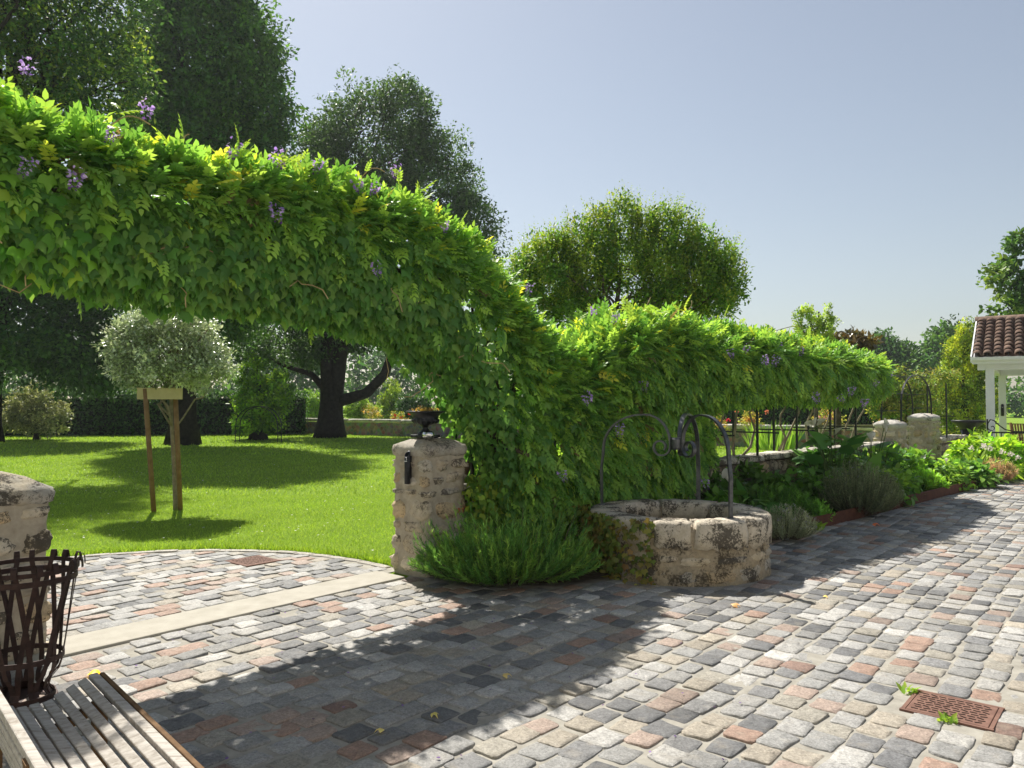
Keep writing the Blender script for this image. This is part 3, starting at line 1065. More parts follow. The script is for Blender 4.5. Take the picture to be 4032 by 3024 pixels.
def canopy_points(prof, n, rs, t0, t1, amp=.1, depth=.22, near_bias=.62, seed=0.):
    t = rs.uniform(t0, t1, n)
    g = lambda i: np.interp(t, prof[:, 0], prof[:, i])
    zb, zt, off, hw = g(1), g(2), g(3), g(4)
    hh = (zt - zb) / 2; zc = (zt + zb) / 2
    # angle around the section, weighted by the section's outline; 0 = courtyard side, 90 = top
    th = rs.uniform(-math.pi, math.pi, n)
    flip = (np.abs(th) > math.pi / 2) & (rs.rand(n) < near_bias * .6)
    th = np.where(flip, math.pi - np.abs(th), th) * np.where(flip, np.sign(th), 1)
    p = 2.6
    c, s = np.cos(th), np.sin(th)
    # spread evenly along tall sections
    s2 = np.sign(s) * np.abs(s) ** (1 / np.maximum(hh / hw, 1.0) ** .5)
    rad = (np.abs(c) ** p + np.abs(s2) ** p) ** (-1 / p)
    lump = 1 + amp * wob(t * 2.6, th * 2.2, 0, seed) + amp * .8 * wob(t * 6.3, th * 5.1, 0, seed + 3)
    rho = rad * lump * (1 - depth * np.abs(rs.randn(n)))
    P = O_W + D_W * t[:, None] + N_W * (off + hw * c * rho)[:, None] + UP * (zc + hh * s2 * rho)[:, None]
    out = nrm(N_W * (c * hh)[:, None] + UP * (s2 * hw)[:, None] + D_W * (rs.randn(n) * .15)[:, None])
    rel = (P[:, 2] - zb) / (zt - zb)
    return t, th, P, out, rel


W_COLS = [(.034, .085, .016), (.06, .13, .024), (.10, .18, .030), (.15, .225, .036)]
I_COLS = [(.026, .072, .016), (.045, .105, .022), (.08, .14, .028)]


def wisteria_pack(prof, n, t0, t1, seed, tm, lo, size, keep=None, amp=.1):
    rs = np.random.RandomState(seed)
    t, th, P, out, rel = canopy_points(prof, n, rs, t0, t1, amp=amp, near_bias=.95, seed=seed)
    m = keep(t, rel, rs) if keep else np.ones(n, bool)
    t, th, P, out, rel = t[m], th[m], P[m], out[m], rel[m]
    n = len(P)
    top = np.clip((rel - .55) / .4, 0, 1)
    f = nrm(out * .75 + rs.randn(n, 3) * .38 + UP * (-.75 + 1.0 * top)[:, None])
    up = nrm(UP * .9 + out * .5 + rs.randn(n, 3) * .3)
    C = palette(rs, n, W_COLS, .15)
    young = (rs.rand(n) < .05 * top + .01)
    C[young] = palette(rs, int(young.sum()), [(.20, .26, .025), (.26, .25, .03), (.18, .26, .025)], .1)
    C *= (1 + .1 * top)[:, None]  # sunlight on the canopy top put into the leaf colour
    C[rs.rand(n) < .006] = (.09, .065, .03)
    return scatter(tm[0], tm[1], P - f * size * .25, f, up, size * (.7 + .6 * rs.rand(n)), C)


def shoots(prof, t0, t1, n, seed, size=.22):
    """upright young shoots breaking the top outline"""
    rs = np.random.RandomState(seed)
    packs = []
    for i in range(n):
        t = rs.uniform(t0, t1)
        g = lambda j: np.interp(t, prof[:, 0], prof[:, j])
        a = wl(t, g(3) + rs.uniform(-.7, .8) * g(4), g(2) - .08)
        L = rs.uniform(.12, .32)
        dirn = nrm(np.array([rs.randn() * .35, rs.randn() * .35, 1.0]) + N_W * .25)
        m = 6
        P = a + dirn * (np.arange(m) / m * L)[:, None]
        f = nrm(rs.randn(m, 3) + UP * .5)
        packs.append(scatter(PIN_D[0], PIN_D[1], P, f, nrm(UP + rs.randn(m, 3) * .2), size * (.6 + .5 * rs.rand(m)), palette(rs, m, [(.11, .18, .025), (.17, .22, .03)], .1)))
    return merge(*packs)


def raceme(seed):
    rs = np.random.RandomState(seed)
    n = 46
    y = rs.rand(n) ** .8
    a = rs.rand(n) * 2 * math.pi
    r = .032 * (1 - y * .8) + .006
    P = np.stack([np.cos(a) * r, np.sin(a) * r, -y * .15], 1)
    out = nrm(np.stack([np.cos(a), np.sin(a), -.3 + 0 * a], 1) + rs.randn(n, 3) * .3)
    C = palette(rs, n, [(.34, .2, .58), (.5, .34, .7), (.68, .56, .8)], .12)
    C[y > .8] = (.16, .08, .25)
    V, F, Cc = scatter(HEX_V * [1.6, 1, 1], HEX_F, P, out, nrm(rs.randn(n, 3)), .03 * (1.1 - .5 * y), C)
    me = np_mesh('flower_cluster', V, F, Cc)
    me.materials.append(M['petal'])
    return me


RAC = [raceme(s) for s in range(4)]


def hang_flowers(par, spots, prof, seed, extra=.13):
    rs = np.random.RandomState(seed)
    for t, z in spots:
        off = np.interp(t, prof[:, 0], prof[:, 3]); hw = np.interp(t, prof[:, 0], prof[:, 4])
        zt = np.interp(t, prof[:, 0], prof[:, 2])
        k = np.clip((zt - z) / .35, -.2, 1)
        p = wl(t, off + hw * (.55 + .45 * k) + extra, z + .07)
        o = bpy.data.objects.new('flower_cluster', RAC[rs.randint(4)])
        COL.objects.link(o)
        o.parent = par
        o.location = Vector(p) - world_loc(par)
        o.rotation_euler = (rs.randn() * .35, rs.randn() * .35, rs.rand() * 6)
        o.scale = [rs.uniform(.8, 1.15)] * 3


def vine_gate():
    t = thing('wisteria_arch', 'dense bright green wisteria and ivy arching over the garden gate', 'vine', tuple(wl(.9, .1)))
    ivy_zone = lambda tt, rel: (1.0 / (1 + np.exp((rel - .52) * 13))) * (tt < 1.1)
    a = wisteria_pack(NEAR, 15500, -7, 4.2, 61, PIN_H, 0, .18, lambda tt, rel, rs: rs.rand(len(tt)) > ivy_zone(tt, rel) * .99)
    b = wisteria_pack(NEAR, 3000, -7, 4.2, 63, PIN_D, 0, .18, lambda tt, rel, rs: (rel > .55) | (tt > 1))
    c_ = wisteria_pack(NEAR, 4200, .75, 2.6, 66, PIN_H, 0, .175)
    sh = shoots(NEAR, -6, 3, 75, 62, .16)
    V, F, C = merge(a, b, c_, sh)
    obj('wisteria_foliage', np_mesh('wisteria_foliage', V, F, C), M['leaf'], t, kind='stuff')
    # ivy: three-lobed leaves hanging like shingles on the lower half
    rs = np.random.RandomState(64)
    n = 29000
    tt, th, P, out, rel = canopy_points(NEAR, n, rs, -7, 2.2, amp=.09, depth=.16, near_bias=1.1, seed=64)
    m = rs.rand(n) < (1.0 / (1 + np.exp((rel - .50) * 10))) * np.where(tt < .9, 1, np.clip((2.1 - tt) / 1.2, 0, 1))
    P, out, rel, tt = P[m], out[m], rel[m], tt[m]
    n = len(P)
    f = nrm(-UP * 1.0 + out * .35 + rs.randn(n, 3) * .3)
    up = nrm(out * .9 + UP * .45 + rs.randn(n, 3) * .3)
    s = .088 * (.5 + .8 * rs.rand(n))
    C = palette(rs, n, I_COLS, .15)
    # the largest courtyard-side leaves as pieces of their own
    front = (out @ N_W > .25) & (tt > -4.2) & (tt < 1.2)
    big = np.where(front)[0]
    big = big[np.argsort(-s[big] / (P[big, 1]))][:260]
    rest = np.ones(n, bool); rest[big] = False
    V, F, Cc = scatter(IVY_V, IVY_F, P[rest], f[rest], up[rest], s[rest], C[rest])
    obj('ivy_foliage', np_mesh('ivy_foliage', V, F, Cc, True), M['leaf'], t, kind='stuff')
    lm = []
    for c in ([.03, .09, .012], [.05, .125, .014], [.08, .165, .018], [.13, .2, .02]):
        me = np_mesh('ivy_leaf', IVY_V * [1, 1, 1.3], IVY_F, np.array(c) * np.ones((len(IVY_V), 1)), True)
        me.materials.append(M['leaf']); lm.append(me)
    wlc = world_loc(t)
    for i in big:
        o = bpy.data.objects.new('ivy_leaf', lm[rs.choice(4, p=[.3, .35, .27, .08])])
        COL.objects.link(o)
        o.parent = t
        y = nrm(f[i]); x = nrm(np.cross(y, up[i])); z = np.cross(x, y)
        o.matrix_local = Matrix(((x[0], y[0], z[0], 0), (x[1], y[1], z[1], 0), (x[2], y[2], z[2], 0), (0, 0, 0, 1))) @ Matrix.Scale(s[i] * 1.0, 4)
        o.location = Vector(P[i] + out[i] * .03) - wlc
    # stems
    for k in range(7):
        a = wl(.75 + rs.rand() * .5, -.05 + rs.rand() * .25, 0)
        e = wl(-.2 + rs.rand() * 1.4, rs.rand() * .2, 2.5 + rs.rand() * .6)
        pth = limb_path(a, e, rs, 9, 0, .035)
        obj('stem', MB().tube(pth, np.linspace(.045, .015, 9), 7).mesh('stem', True), M['bark'], t)
    for k in range(10):
        a = wl(.2, .05 + rs.randn() * .1, 2.7 + rs.randn() * .2); e = wl(-6.6, rs.randn() * .2, 2.8 + rs.randn() * .25)
        pth = limb_path(a, e, rs, 14, .01, .012)
        obj('stem', MB().tube(pth, np.linspace(.03, .008, 14), 6).mesh('stem', True), M['bark'], t)
    td = MB()
    for k in range(70):
        q = rs.uniform(-5, .3)
        zb = np.interp(q, NEAR[:, 0], NEAR[:, 1])
        a = wl(q, rs.uniform(-.2, .5), zb + rs.uniform(.05, .5))
        e = a + D_W * rs.randn() * .22 + N_W * rs.uniform(0, .12) + UP * rs.uniform(-.35, .1)
        td.tube(limb_path(a, e, rs, 6, rs.uniform(-.1, .3), .05), .004, 4, False)
    obj('tendrils', td, M['straw'], t, kind='stuff')
    for tt_, z, L in ((-2.85, 3.42, (.28, .10)), (-.9, 3.42, (.3, .2)), (-2.4, 3.3, (.1, .22))):    # long whips with a flower at the tip
        a = wl(tt_ - .15, .3, z)
        e = a + D_W * L[0] + UP * L[1]
        obj('whip', MB().tube(limb_path(a, e, rs, 8, .25, .01), .005, 5), M['straw'], t)
    hang_flowers(t, [(-3.48, 3.63), (-2.78, 3.57), (-3.01, 3.3), (-2.16, 3.46), (-1.86, 3.42), (-1.47, 3.47), (-.7, 3.64), (-1.17, 3.38), (-.96, 3.37), (-.31, 3.15), (-1.96, 3.0), (-1.08, 2.68), (-3.52, 2.96), (-3.27, 2.95), (1.4, 1.63), (1.91, 1.33), (2.35, 1.79), (1.06, .87), (3.6, .63), (.9, 2.75)], NEAR, 65)


def vine_pergola():
    t = thing('wisteria_hedge', 'long wisteria canopy on iron posts above the flower bed wall', 'vine', tuple(wl(2.5)))
    a = wisteria_pack(RIGHT, 15500, 1.9, 10.2, 71, PIN_D, 0, .19, amp=.13)
    sh = shoots(RIGHT, 2.2, 9.8, 90, 72, .18)
    V, F, C = merge(a, sh)
    obj('wisteria_foliage', np_mesh('wisteria_foliage', V, F, C), M['leaf'], t, kind='stuff')
    rs = np.random.RandomState(73)
    for k in range(9):
        o_ = rs.uniform(-.2, .8)
        obj('stem', MB().tube(limb_path(wl(1.6, o_, 1.9 + rs.rand() * .5), wl(9.7, o_, 2.0 + rs.rand() * .3), rs, 16, 0, .008), np.linspace(.03, .008, 16), 6).mesh('stem', True), M['bark'], t)
    for tt_ in (6.3, 7.9, 9.2, 10.5, 5.2):     # woody stems rising from behind the wall
        for q in range(2):
            a = wl(tt_ + rs.randn() * .2, -.35 + rs.randn() * .05, 0); e = wl(tt_ + rs.randn() * .35, -.1 + rs.rand() * .3, 1.7)
            obj('stem', MB().tube(limb_path(a, e, rs, 8, 0, .03), np.linspace(.028, .015, 8), 6).mesh('stem', True), M['bark_pale'], t)
    for tt_, L in ((6.4, (1.5, .3)), (3.2, (.25, .35)), (4.3, (.12, .4))):
        a = wl(tt_, .2, 2.6); e = a + D_W * L[0] + UP * L[1]
        obj('whip', MB().tube(limb_path(a, e, rs, 9, .06, .02), .006, 5), M['straw'], t)
    hang_flowers(t, [(1.9, 2.6), (2.2, 2.55), (4.28, 2.11), (3.64, 2.19), (5.54, 2.31), (5.54, 1.68), (6.89, 1.79), (8.01, 1.91), (8.84, 2.3), (9.3, 2.1), (3.98, 2.24), (4.98, 2.38), (6.39, 1.65), (7.4, 1.6), (4.6, 2.15)], RIGHT, 75)


vine_gate()
vine_pergola()

# iron pergola frame: paired posts either side of the wall, short cross bars, rails in the foliage
pf = thing('pergola_frame', 'black iron pergola posts and bars carrying the wisteria', 'pergola', tuple(wl(5)))
for tp in (.55, 2.1, 3.5, 5.0, 6.36, 7.75, 9.13, 10.33):
    for off in (-.24, .16 if tp > 1 else .02):
        z0 = 0. if off < 0 or tp < 1 else .79
        obj('post', MB().tube([wl(tp, off, z0), wl(tp, off, 2.3)], .017, flat=(N_W, .03, .03)), M['iron'], pf)
    obj('cross_bar', MB().tube([wl(tp + .02, -.55, 1.16), wl(tp + .02, .5, 1.16)], .008, flat=(UP, .022, .012)), M['iron'], pf)
for off, z in ((-.24, 2.3), (.16, 2.3), (-.24, 1.75), (.16, 1.75)):
    obj('rail', MB().tube([wl(.4, off, z), wl(10.4, off, z)], .01, 6), M['iron'], pf)
for off in (-.2, .2):
    pts = [wl(.55, off, 2.2)] + [wl(.3 - .35 * math.sin(a), off, 2.3 + .5 * (1 - math.cos(a))) for a in np.linspace(0, 1.5, 6)] + [wl(-6.8, off, 2.85)]
    obj('gate_rail', MB().tube(pts, .012, 6), M['iron'], pf)

# ------------------------------------------------------------------ ivy on the wall and on the well
def ivy_patch(name, label, P, out, size, cols, seed, cat='ivy', group=None):
    rs = np.random.RandomState(seed)
    n = len(P)
    f = nrm(-UP + out * .4 + rs.randn(n, 3) * .4)
    up = nrm(out + UP * .4 + rs.randn(n, 3) * .35)
    V, F, C = scatter(IVY_V, IVY_F, P, f, up, size * (.55 + .8 * rs.rand(n)), palette(rs, n, cols, .2))
    t = thing(name, label, cat, tuple(np.append(P[:, :2].mean(0), 0)), group)
    obj('leaves', np_mesh('leaves', V, F, C, True), M['leaf'], t, kind='stuff')
    return t


rs = np.random.RandomState(81)
n = 1500
a = R(150) + rs.rand(n) * R(95)
r = .87 + .02 + np.abs(rs.randn(n)) * .05
z = rs.rand(n) ** .8 * .58
edge_k = (a < R(225)) | (rs.rand(n) < .35)
P = np.stack([WELL[0] + r * np.cos(a), WELL[1] + r * np.sin(a), z], 1)[edge_k]
ivy_patch('well_ivy', 'yellowish green ivy climbing the side of the stone well', P, nrm(P - WELL * [1, 1, 0] - UP * P[:, 2:3]), .05, [(.03, .05, .012), (.06, .085, .016), (.10, .10, .02), (.07, .04, .015)], 82)
n = 3200
tt = rs.rand(n) * 3.0 + .25
zz = rs.rand(n) ** .7 * .92
P = wl(0) + D_W * tt[:, None] + N_W * (.22 + np.abs(rs.randn(n)) * .09)[:, None] + UP * zz[:, None]
ivy_patch('wall_ivy', 'dark green ivy covering the low wall beside the gate pillar', P, np.tile(N_W, (n, 1)), .065, [(.03, .07, .01), (.06, .12, .015), (.13, .16, .02)], 83)
# red young creeper running over the gate pillar
cr = thing('creeper', 'thin reddish creeper strands over the gate pillar face', 'creeper', tuple(PIL))
f_, per_ = rr_perimeter(.56, .46, .07)
packs = []
ca, sa = math.cos(ANG_S), math.sin(ANG_S)
for (s0, z0, s1, z1, m_) in ((.40, .95, .15, .92, 16), (.38, .93, .05, .75, 40), (.1, .66, -.25, .62, 22), (.0, 1.05, .2, .98, 25), (.12, .8, .02, .55, 30), (.05, .45, -.3, .3, 12), (.2, 1.0, .05, .7, 50)):
    q = rs.rand(m_)
    s = per_ - .30 - .0 + (s0 + (s1 - s0) * q) * .9 + rs.randn(m_) * .02
    p, nn = f_(s)
    X = PIL[0] + ca * p[:, 0] - sa * p[:, 1]; Y = PIL[1] + sa * p[:, 0] + ca * p[:, 1]
    nv = np.stack([ca * nn[:, 0] - sa * nn[:, 1], sa * nn[:, 0] + ca * nn[:, 1], 0 * X], 1)
    P = np.stack([X, Y, z0 + (z1 - z0) * q + rs.randn(m_) * .02], 1) + nv * .035
    packs.append(scatter(IVY_V, IVY_F, P, nrm(-UP + rs.randn(m_, 3) * .5), nrm(nv + rs.randn(m_, 3) * .3), .022 + .016 * rs.rand(m_), palette(rs, m_, [(.12, .03, .02), (.2, .05, .03), (.14, .08, .03)])))
V, F, C = merge(*packs)
obj('leaves', np_mesh('leaves', V, F, C), M['leaf'], cr, kind='stuff')

# ------------------------------------------------------------------ trees
DARK = [(.012, .032, .010), (.022, .052, .013), (.035, .075, .016)]
YEW = [(.014, .04, .012), (.03, .07, .015), (.05, .10, .018)]
tree('tall_dark_tree', 'tall dense columnar dark green tree behind the wisteria', (-12.9, 30.2),
     [(-12.21, 30.00, 15.18, 2.71, 2.70, 3.61), (-11.85, 30.00, 10.31, 2.85, 2.80, 4.15), (-12.30, 30.00, 6.51, 2.71, 2.60, 3.07), (-12.21, 30.00, 17.71, 2.08, 2.20, 2.71), (-10.31, 30.00, 13.01, 1.41, 2.00, 3.43), (-13.65, 30.00, 11.93, 1.63, 2.00, 3.61)],
     1700, 60, .33, .19, YEW, 101, trunk=((0, 0, 0, .46), (.1, 0, 5, .36), (.3, 0, 12, .2), (.5, 0, 18, .06)), limbs=26, group='park trees', shell=.5, shoots_=(500, .7))
tree('branching_tree', 'near dark tree with visible boughs and yellow-green rim at the left edge', (-14.7, 20.5),
     [(-12.17, 20.50, 12.12, 2.10, 2.20, 2.10), (-11.00, 20.50, 10.26, 0.99, 1.60, 1.36), (-14.39, 20.50, 11.13, 2.34, 2.40, 2.96), (-12.91, 20.50, 14.21, 2.47, 2.40, 2.34), (-13.16, 20.50, 10.51, 0.86, 1.50, 1.11)],
     1000, 50, .3, .13, [(.012, .032, .010), (.024, .056, .014), (.045, .085, .018), (.11, .14, .022)], 102, trunk=((0, 0, 0, .34), (.2, 0, 4, .28), (.8, 0, 8, .2), (1.6, 0, 12, .07)), limbs=30, group='park trees', shell=.45, lr=.1, origin=.35)
tree('drooping_tree', 'dark tree with low hanging boughs at the far left of the lawn', (-21.55, 32.0),
     [(-19.19, 32.00, 4.91, 2.89, 3.00, 2.41), (-21.11, 32.00, 5.68, 2.50, 3.00, 2.89), (-17.65, 32.00, 4.05, 1.54, 2.20, 1.83), (-20.15, 32.00, 8.38, 3.85, 3.00, 2.31)],
     1000, 40, .42, .22, DARK, 103, trunk=((0, 0, 0, .28), (.1, 0, 4, .22), (1, 0, 9, .1)), limbs=16, group='park trees', shell=.4)
OAKX = -8.6
tree('evergreen_oak', 'big dark evergreen oak with forked black trunk in mid lawn', (-8.6, 36.4),
     [(-6.59, 37.00, 14.23, 3.12, 4.00, 2.49), (-3.92, 37.00, 11.67, 2.63, 4.00, 2.78), (-8.55, 37.00, 11.67, 2.00, 4.00, 3.23), (-6.15, 37.00, 8.55, 4.90, 4.50, 3.12), (-2.70, 37.00, 9.44, 2.12, 3.50, 2.34), (-10.71, 37.00, 4.87, 3.12, 3.00, 1.56), (-4.81, 37.00, 5.65, 2.00, 3.00, 1.78), (-7.71, 37.00, 5.65, 3.12, 3.00, 1.56), (-5.26, 37.00, 15.46, 1.34, 3.00, 1.34)],
     2000, 58, .30, .17, [(.012, .028, .009), (.024, .05, .014), (.04, .07, .022)], 104, trunk=((0, 0, 0, .6), (.05, 0, 1.6, .5), (-.1, 0, 3.4, .36), (-.15, 0, 6, .28), (.4, 0, 10, .14), (.9, 0, 13, .05)), limbs=30, group='park trees', shell=.5, shoots_=(400, .45),
     extra=(((.12, -.05, .2, .46), (.25, -.05, 2.0, .38), (.5, 0, 4.2, .32), (1.2, 0, 7.5, .2), (2.2, .2, 11, .06)), ((.25, 0, 1.7, .3), (.9, -.1, 1.85, .28), (1.75, -.1, 2.1, .25), (2.6, -.1, 3.0, .22), (3.1, 0, 4.6, .16), (3.6, .3, 6.5, .06)), ((-.25, 0, 2.3, .2), (-.9, 0, 3.0, .14), (-2.2, .1, 3.4, .1), (-3.6, .2, 4.1, .04))), flare=1.35)
tree('crape_myrtle', 'broad green crape myrtle with upright twiggy shoots behind the pergola', (1.55, 13.0),
     [(0.15, 13.00, 3.73, 0.23, 0.70, 0.33), (0.42, 13.00, 4.00, 0.25, 0.70, 0.35), (0.77, 13.00, 4.14, 0.27, 0.35, 0.38), (1.13, 13.00, 4.35, 0.27, 0.35, 0.39), (1.50, 13.00, 4.47, 0.27, 0.35, 0.39), (1.87, 13.00, 4.65, 0.27, 0.35, 0.41), (2.24, 13.00, 4.53, 0.27, 0.35, 0.38), (2.59, 13.00, 4.51, 0.27, 0.35, 0.39), (2.93, 13.00, 4.42, 0.27, 0.35, 0.38), (3.20, 13.00, 4.12, 0.25, 0.35, 0.35), (3.49, 13.00, 3.92, 0.27, 0.70, 0.33), (3.65, 13.00, 3.56, 0.23, 0.70, 0.27), (0.66, 13.00, 3.57, 0.47, 0.70, 0.39), (1.28, 13.00, 3.81, 0.47, 0.70, 0.43), (1.91, 13.00, 3.96, 0.47, 0.70, 0.47), (2.54, 13.00, 3.89, 0.47, 0.70, 0.43), (3.08, 13.00, 3.65, 0.39, 0.70, 0.39), (3.40, 13.00, 3.30, 0.28, 0.70, 0.23), (1.05, 13.00, 3.18, 0.55, 0.70, 0.31), (2.61, 13.00, 3.22, 0.63, 0.70, 0.35)],
     1500, 34, .075, .062, [(.026, .062, .009), (.046, .10, .012), (.08, .14, .016), (.125, .145, .02)], 105, trunk=((0, 0, 0, .1), (.1, 0, 1.5, .08), (.2, 0, 3, .05), (.3, 0, 4, .02)), bark='bark', limbs=34, lr=.035, leaf='leaf', shell=.45, droop=-.3, flat=1.5, flare=1.2, origin=.3, shoots_=(1000, .40))
tree('young_poplar', 'slim pale green young tree rising behind the pergola end', (7.9, 20.0),
     [(7.45, 20.00, 3.73, 0.12, 0.15, 0.41), (7.69, 20.00, 3.82, 0.12, 0.15, 0.43), (7.95, 20.00, 3.67, 0.14, 0.20, 0.51), (8.24, 20.00, 3.79, 0.12, 0.15, 0.46), (8.38, 20.00, 3.61, 0.11, 0.15, 0.29), (7.87, 20.00, 3.21, 0.54, 0.50, 0.26)],
     260, 24, .035, .065, [(.07, .12, .02), (.15, .21, .03), (.2, .25, .04)], 106, trunk=((0, 0, 0, .06), (0, 0, 2, .05), (.1, 0, 4, .02)), bark='bark', limbs=14, lr=.015, leaf='leaf', shell=.2, flat=1.6)
tree('magnolia', 'bronze leaved magnolia top behind the wisteria hedge', (8.9, 21.0),
     [(8.65, 21.00, 3.33, 0.40, 0.50, 0.18), (9.15, 21.00, 3.27, 0.48, 0.50, 0.23), (9.56, 21.00, 3.17, 0.28, 0.40, 0.25), (9.15, 21.00, 2.76, 0.63, 0.60, 0.38)],
     150, 16, .09, .17, [(.05, .05, .014), (.13, .08, .02), (.06, .08, .02)], 107, trunk=((0, 0, 0, .09), (0, 0, 1.5, .07), (.1, 0, 3, .03)), bark='bark', limbs=10, lr=.02, leaf='leaf_gloss', shell=.3, tmpl=(HEX_V, HEX_F))
tree('golden_conifer', 'golden tipped conical conifer beside the white pavilion', (14.7, 25.0),
     [(14.81, 25.00, 3.81, 0.30, 0.35, 0.42), (14.63, 25.00, 3.06, 0.57, 0.60, 0.68), (14.58, 25.00, 2.16, 0.75, 0.75, 0.75), (14.63, 25.00, 1.33, 0.83, 0.85, 0.75), (14.09, 25.00, 1.75, 0.39, 0.50, 0.83), (15.14, 25.00, 1.93, 0.68, 0.70, 1.20)],
     620, 34, .075, .09, [(.04, .07, .012), (.08, .125, .016), (.16, .2, .02), (.25, .25, .022)], 108, trunk=((0, 0, 0, .15), (0, 0, 2, .1), (0, 0, 4, .02)), limbs=6, lr=.02, shell=.6, flat=1.5, droop=-.6)
tree('big_leafed_tree', 'large leafed tree leaning over the pavilion roof', (18.6, 26.0),
     [(16.62, 26.00, 5.78, 0.59, 0.80, 0.63), (17.36, 26.00, 6.25, 0.70, 1.00, 0.94), (16.97, 26.00, 4.84, 0.75, 0.80, 0.50), (18.22, 26.00, 5.08, 1.25, 1.30, 1.10), (17.20, 26.00, 7.11, 0.28, 0.50, 0.39)],
     190, 26, .14, .17, [(.018, .045, .012), (.04, .085, .016), (.09, .13, .02)], 109, trunk=((0, 0, 0, .22), (-.1, 0, 3, .18), (-.3, 0, 6, .1), (-.4, 0, 8, .03)), limbs=18, lr=.05, shell=.35, tmpl=(HEX_V * [1.5, 1, 1], HEX_F))
for i, (lab, x, y, bl, cols) in enumerate((
        ('distant round topped tree left of the rose arch', 33.6, 70.0, [(33.67, 70.00, 6.40, 1.10, 2.00, 1.60), (33.67, 70.00, 4.63, 1.69, 2.00, 2.11), (33.46, 70.00, 2.53, 1.69, 2.00, 1.69)], DARK),
        ('distant feathery grey-green tree behind the rose arch', 35.0, 68.0, [(34.76, 68.00, 4.96, 1.23, 2.00, 1.84), (34.55, 68.00, 2.91, 1.84, 2.00, 2.05), (35.99, 68.00, 3.73, 1.02, 2.00, 1.64)], YEW),
        ('distant tall green tree left of the golden conifer', 38.5, 66.0, [(37.51, 66.00, 7.04, 1.35, 2.00, 1.43), (36.91, 66.00, 5.26, 1.79, 2.00, 1.99), (35.92, 66.00, 4.46, 1.39, 2.00, 1.59), (37.11, 66.00, 2.47, 2.38, 2.00, 1.99)], YEW))):
    tree('distant_tree', lab, (x, y), bl, 420, 26, .36, .36, cols, 120 + i, trunk=((0, 0, 0, .3), (0, 0, 3, .2), (0, 0, 5, .1)), limbs=5, group='far trees', shell=.35)
tree('grey_shrub_tree', 'greyish loose shrub at the foot of the drooping tree', (-21.0, 34.0),
     [(-21.00, 34.00, 1.44, 1.27, 1.10, 1.06), (-21.72, 34.00, 0.82, 1.02, 1.00, 0.61), (-20.39, 34.00, 0.92, 0.82, 0.80, 0.72)], 200, 34, .16, .14, [(.05, .06, .03), (.1, .11, .055), (.16, .17, .09)], 131, trunk=((0, 0, 0, .1), (0, 0, 1, .06), (0, 0, 1.8, .02)), limbs=6, lr=.03, shell=.3, cat='shrub')
tree('ivy_clad_tree', 'light green ivy mound on an old stump behind the lawn arch', (-11.2, 34.0),
     [(-11.18, 34.00, 1.64, 0.98, 0.90, 1.27), (-11.59, 34.00, 2.97, 0.49, 0.50, 0.78), (-10.36, 34.00, 2.05, 0.61, 0.60, 1.02), (-11.18, 34.00, 0.72, 1.06, 1.00, 0.45)], 300, 34, .13, .15, [(.03, .07, .012), (.08, .15, .018), (.17, .25, .025)], 132, trunk=((0, 0, 0, .3), (0, 0, 1.5, .2), (0, 0, 2.8, .06)), limbs=6, lr=.03, shell=.5, leaf='leaf')
for i, (lab, x, y, bl, cols) in enumerate((
        ('clipped light green shrub beyond the boundary wall', -12.2, 46.0, [(-12.13, 46.00, 1.60, 0.89, 0.80, 0.72), (-12.13, 46.00, 1.24, 0.94, 0.80, 0.55)], [(.05, .1, .015), (.13, .2, .025)]),
        ('yellow-green cone conifer beyond the boundary wall', -7.4, 47.0, [(-7.39, 47.00, 2.36, 0.45, 0.50, 0.74), (-7.39, 47.00, 1.60, 0.79, 0.80, 0.79), (-7.39, 47.00, 1.09, 1.02, 1.00, 0.68)], [(.05, .09, .012), (.13, .17, .02)]),
        ('dark shrub between conifer and boundary wall urn', -6.0, 45.0, [(-6.12, 45.00, 1.38, 0.60, 0.60, 0.81), (-5.45, 45.00, 1.25, 0.81, 0.60, 0.76)], DARK),
        ('loose bright shrub right of the black oak trunk', -10.0, 45.0, [(-8.97, 45.00, 1.25, 0.76, 0.60, 0.65), (-8.29, 45.00, 0.98, 0.68, 0.60, 0.41)], [(.05, .09, .015), (.14, .2, .03)]),
        ('sunny shrub left of the black oak trunk', -13.5, 47.0, [(-13.47, 47.00, 1.37, 0.85, 0.80, 0.74), (-14.03, 47.00, 1.09, 0.62, 0.80, 0.57)], [(.06, .1, .015), (.16, .22, .03)]))):
    tree('background_shrub', lab, (x, y), bl, 150, 26, .14, .16, cols, 140 + i, trunk=((0, 0, 0, .06), (0, 0, .6, .04), (0, 0, 1.0, .01)), limbs=3, lr=.02, shell=.4, cat='shrub', group='shrubs beyond the boundary wall')
tree('rose_thicket', 'orange tinted climbing rose thicket behind the stone arch pillars', (10.2, 20.0),
     [(10.22, 20.00, 2.05, 0.72, 0.60, 0.46), (9.62, 20.00, 1.62, 0.41, 0.50, 0.48), (10.89, 20.00, 2.17, 0.39, 0.40, 0.26), (10.28, 20.00, 1.50, 0.96, 0.60, 0.36), (11.25, 20.00, 2.32, 0.31, 0.30, 0.17)],
     330, 26, .1, .07, [(.04, .085, .018), (.07, .12, .022), (.13, .12, .03), (.08, .13, .024)], 151, trunk=((0, 0, 0, .05), (0, 0, 1, .04), (.1, 0, 2, .01)), bark='bark', limbs=14, lr=.015, shell=.2, leaf='leaf', cat='rose')

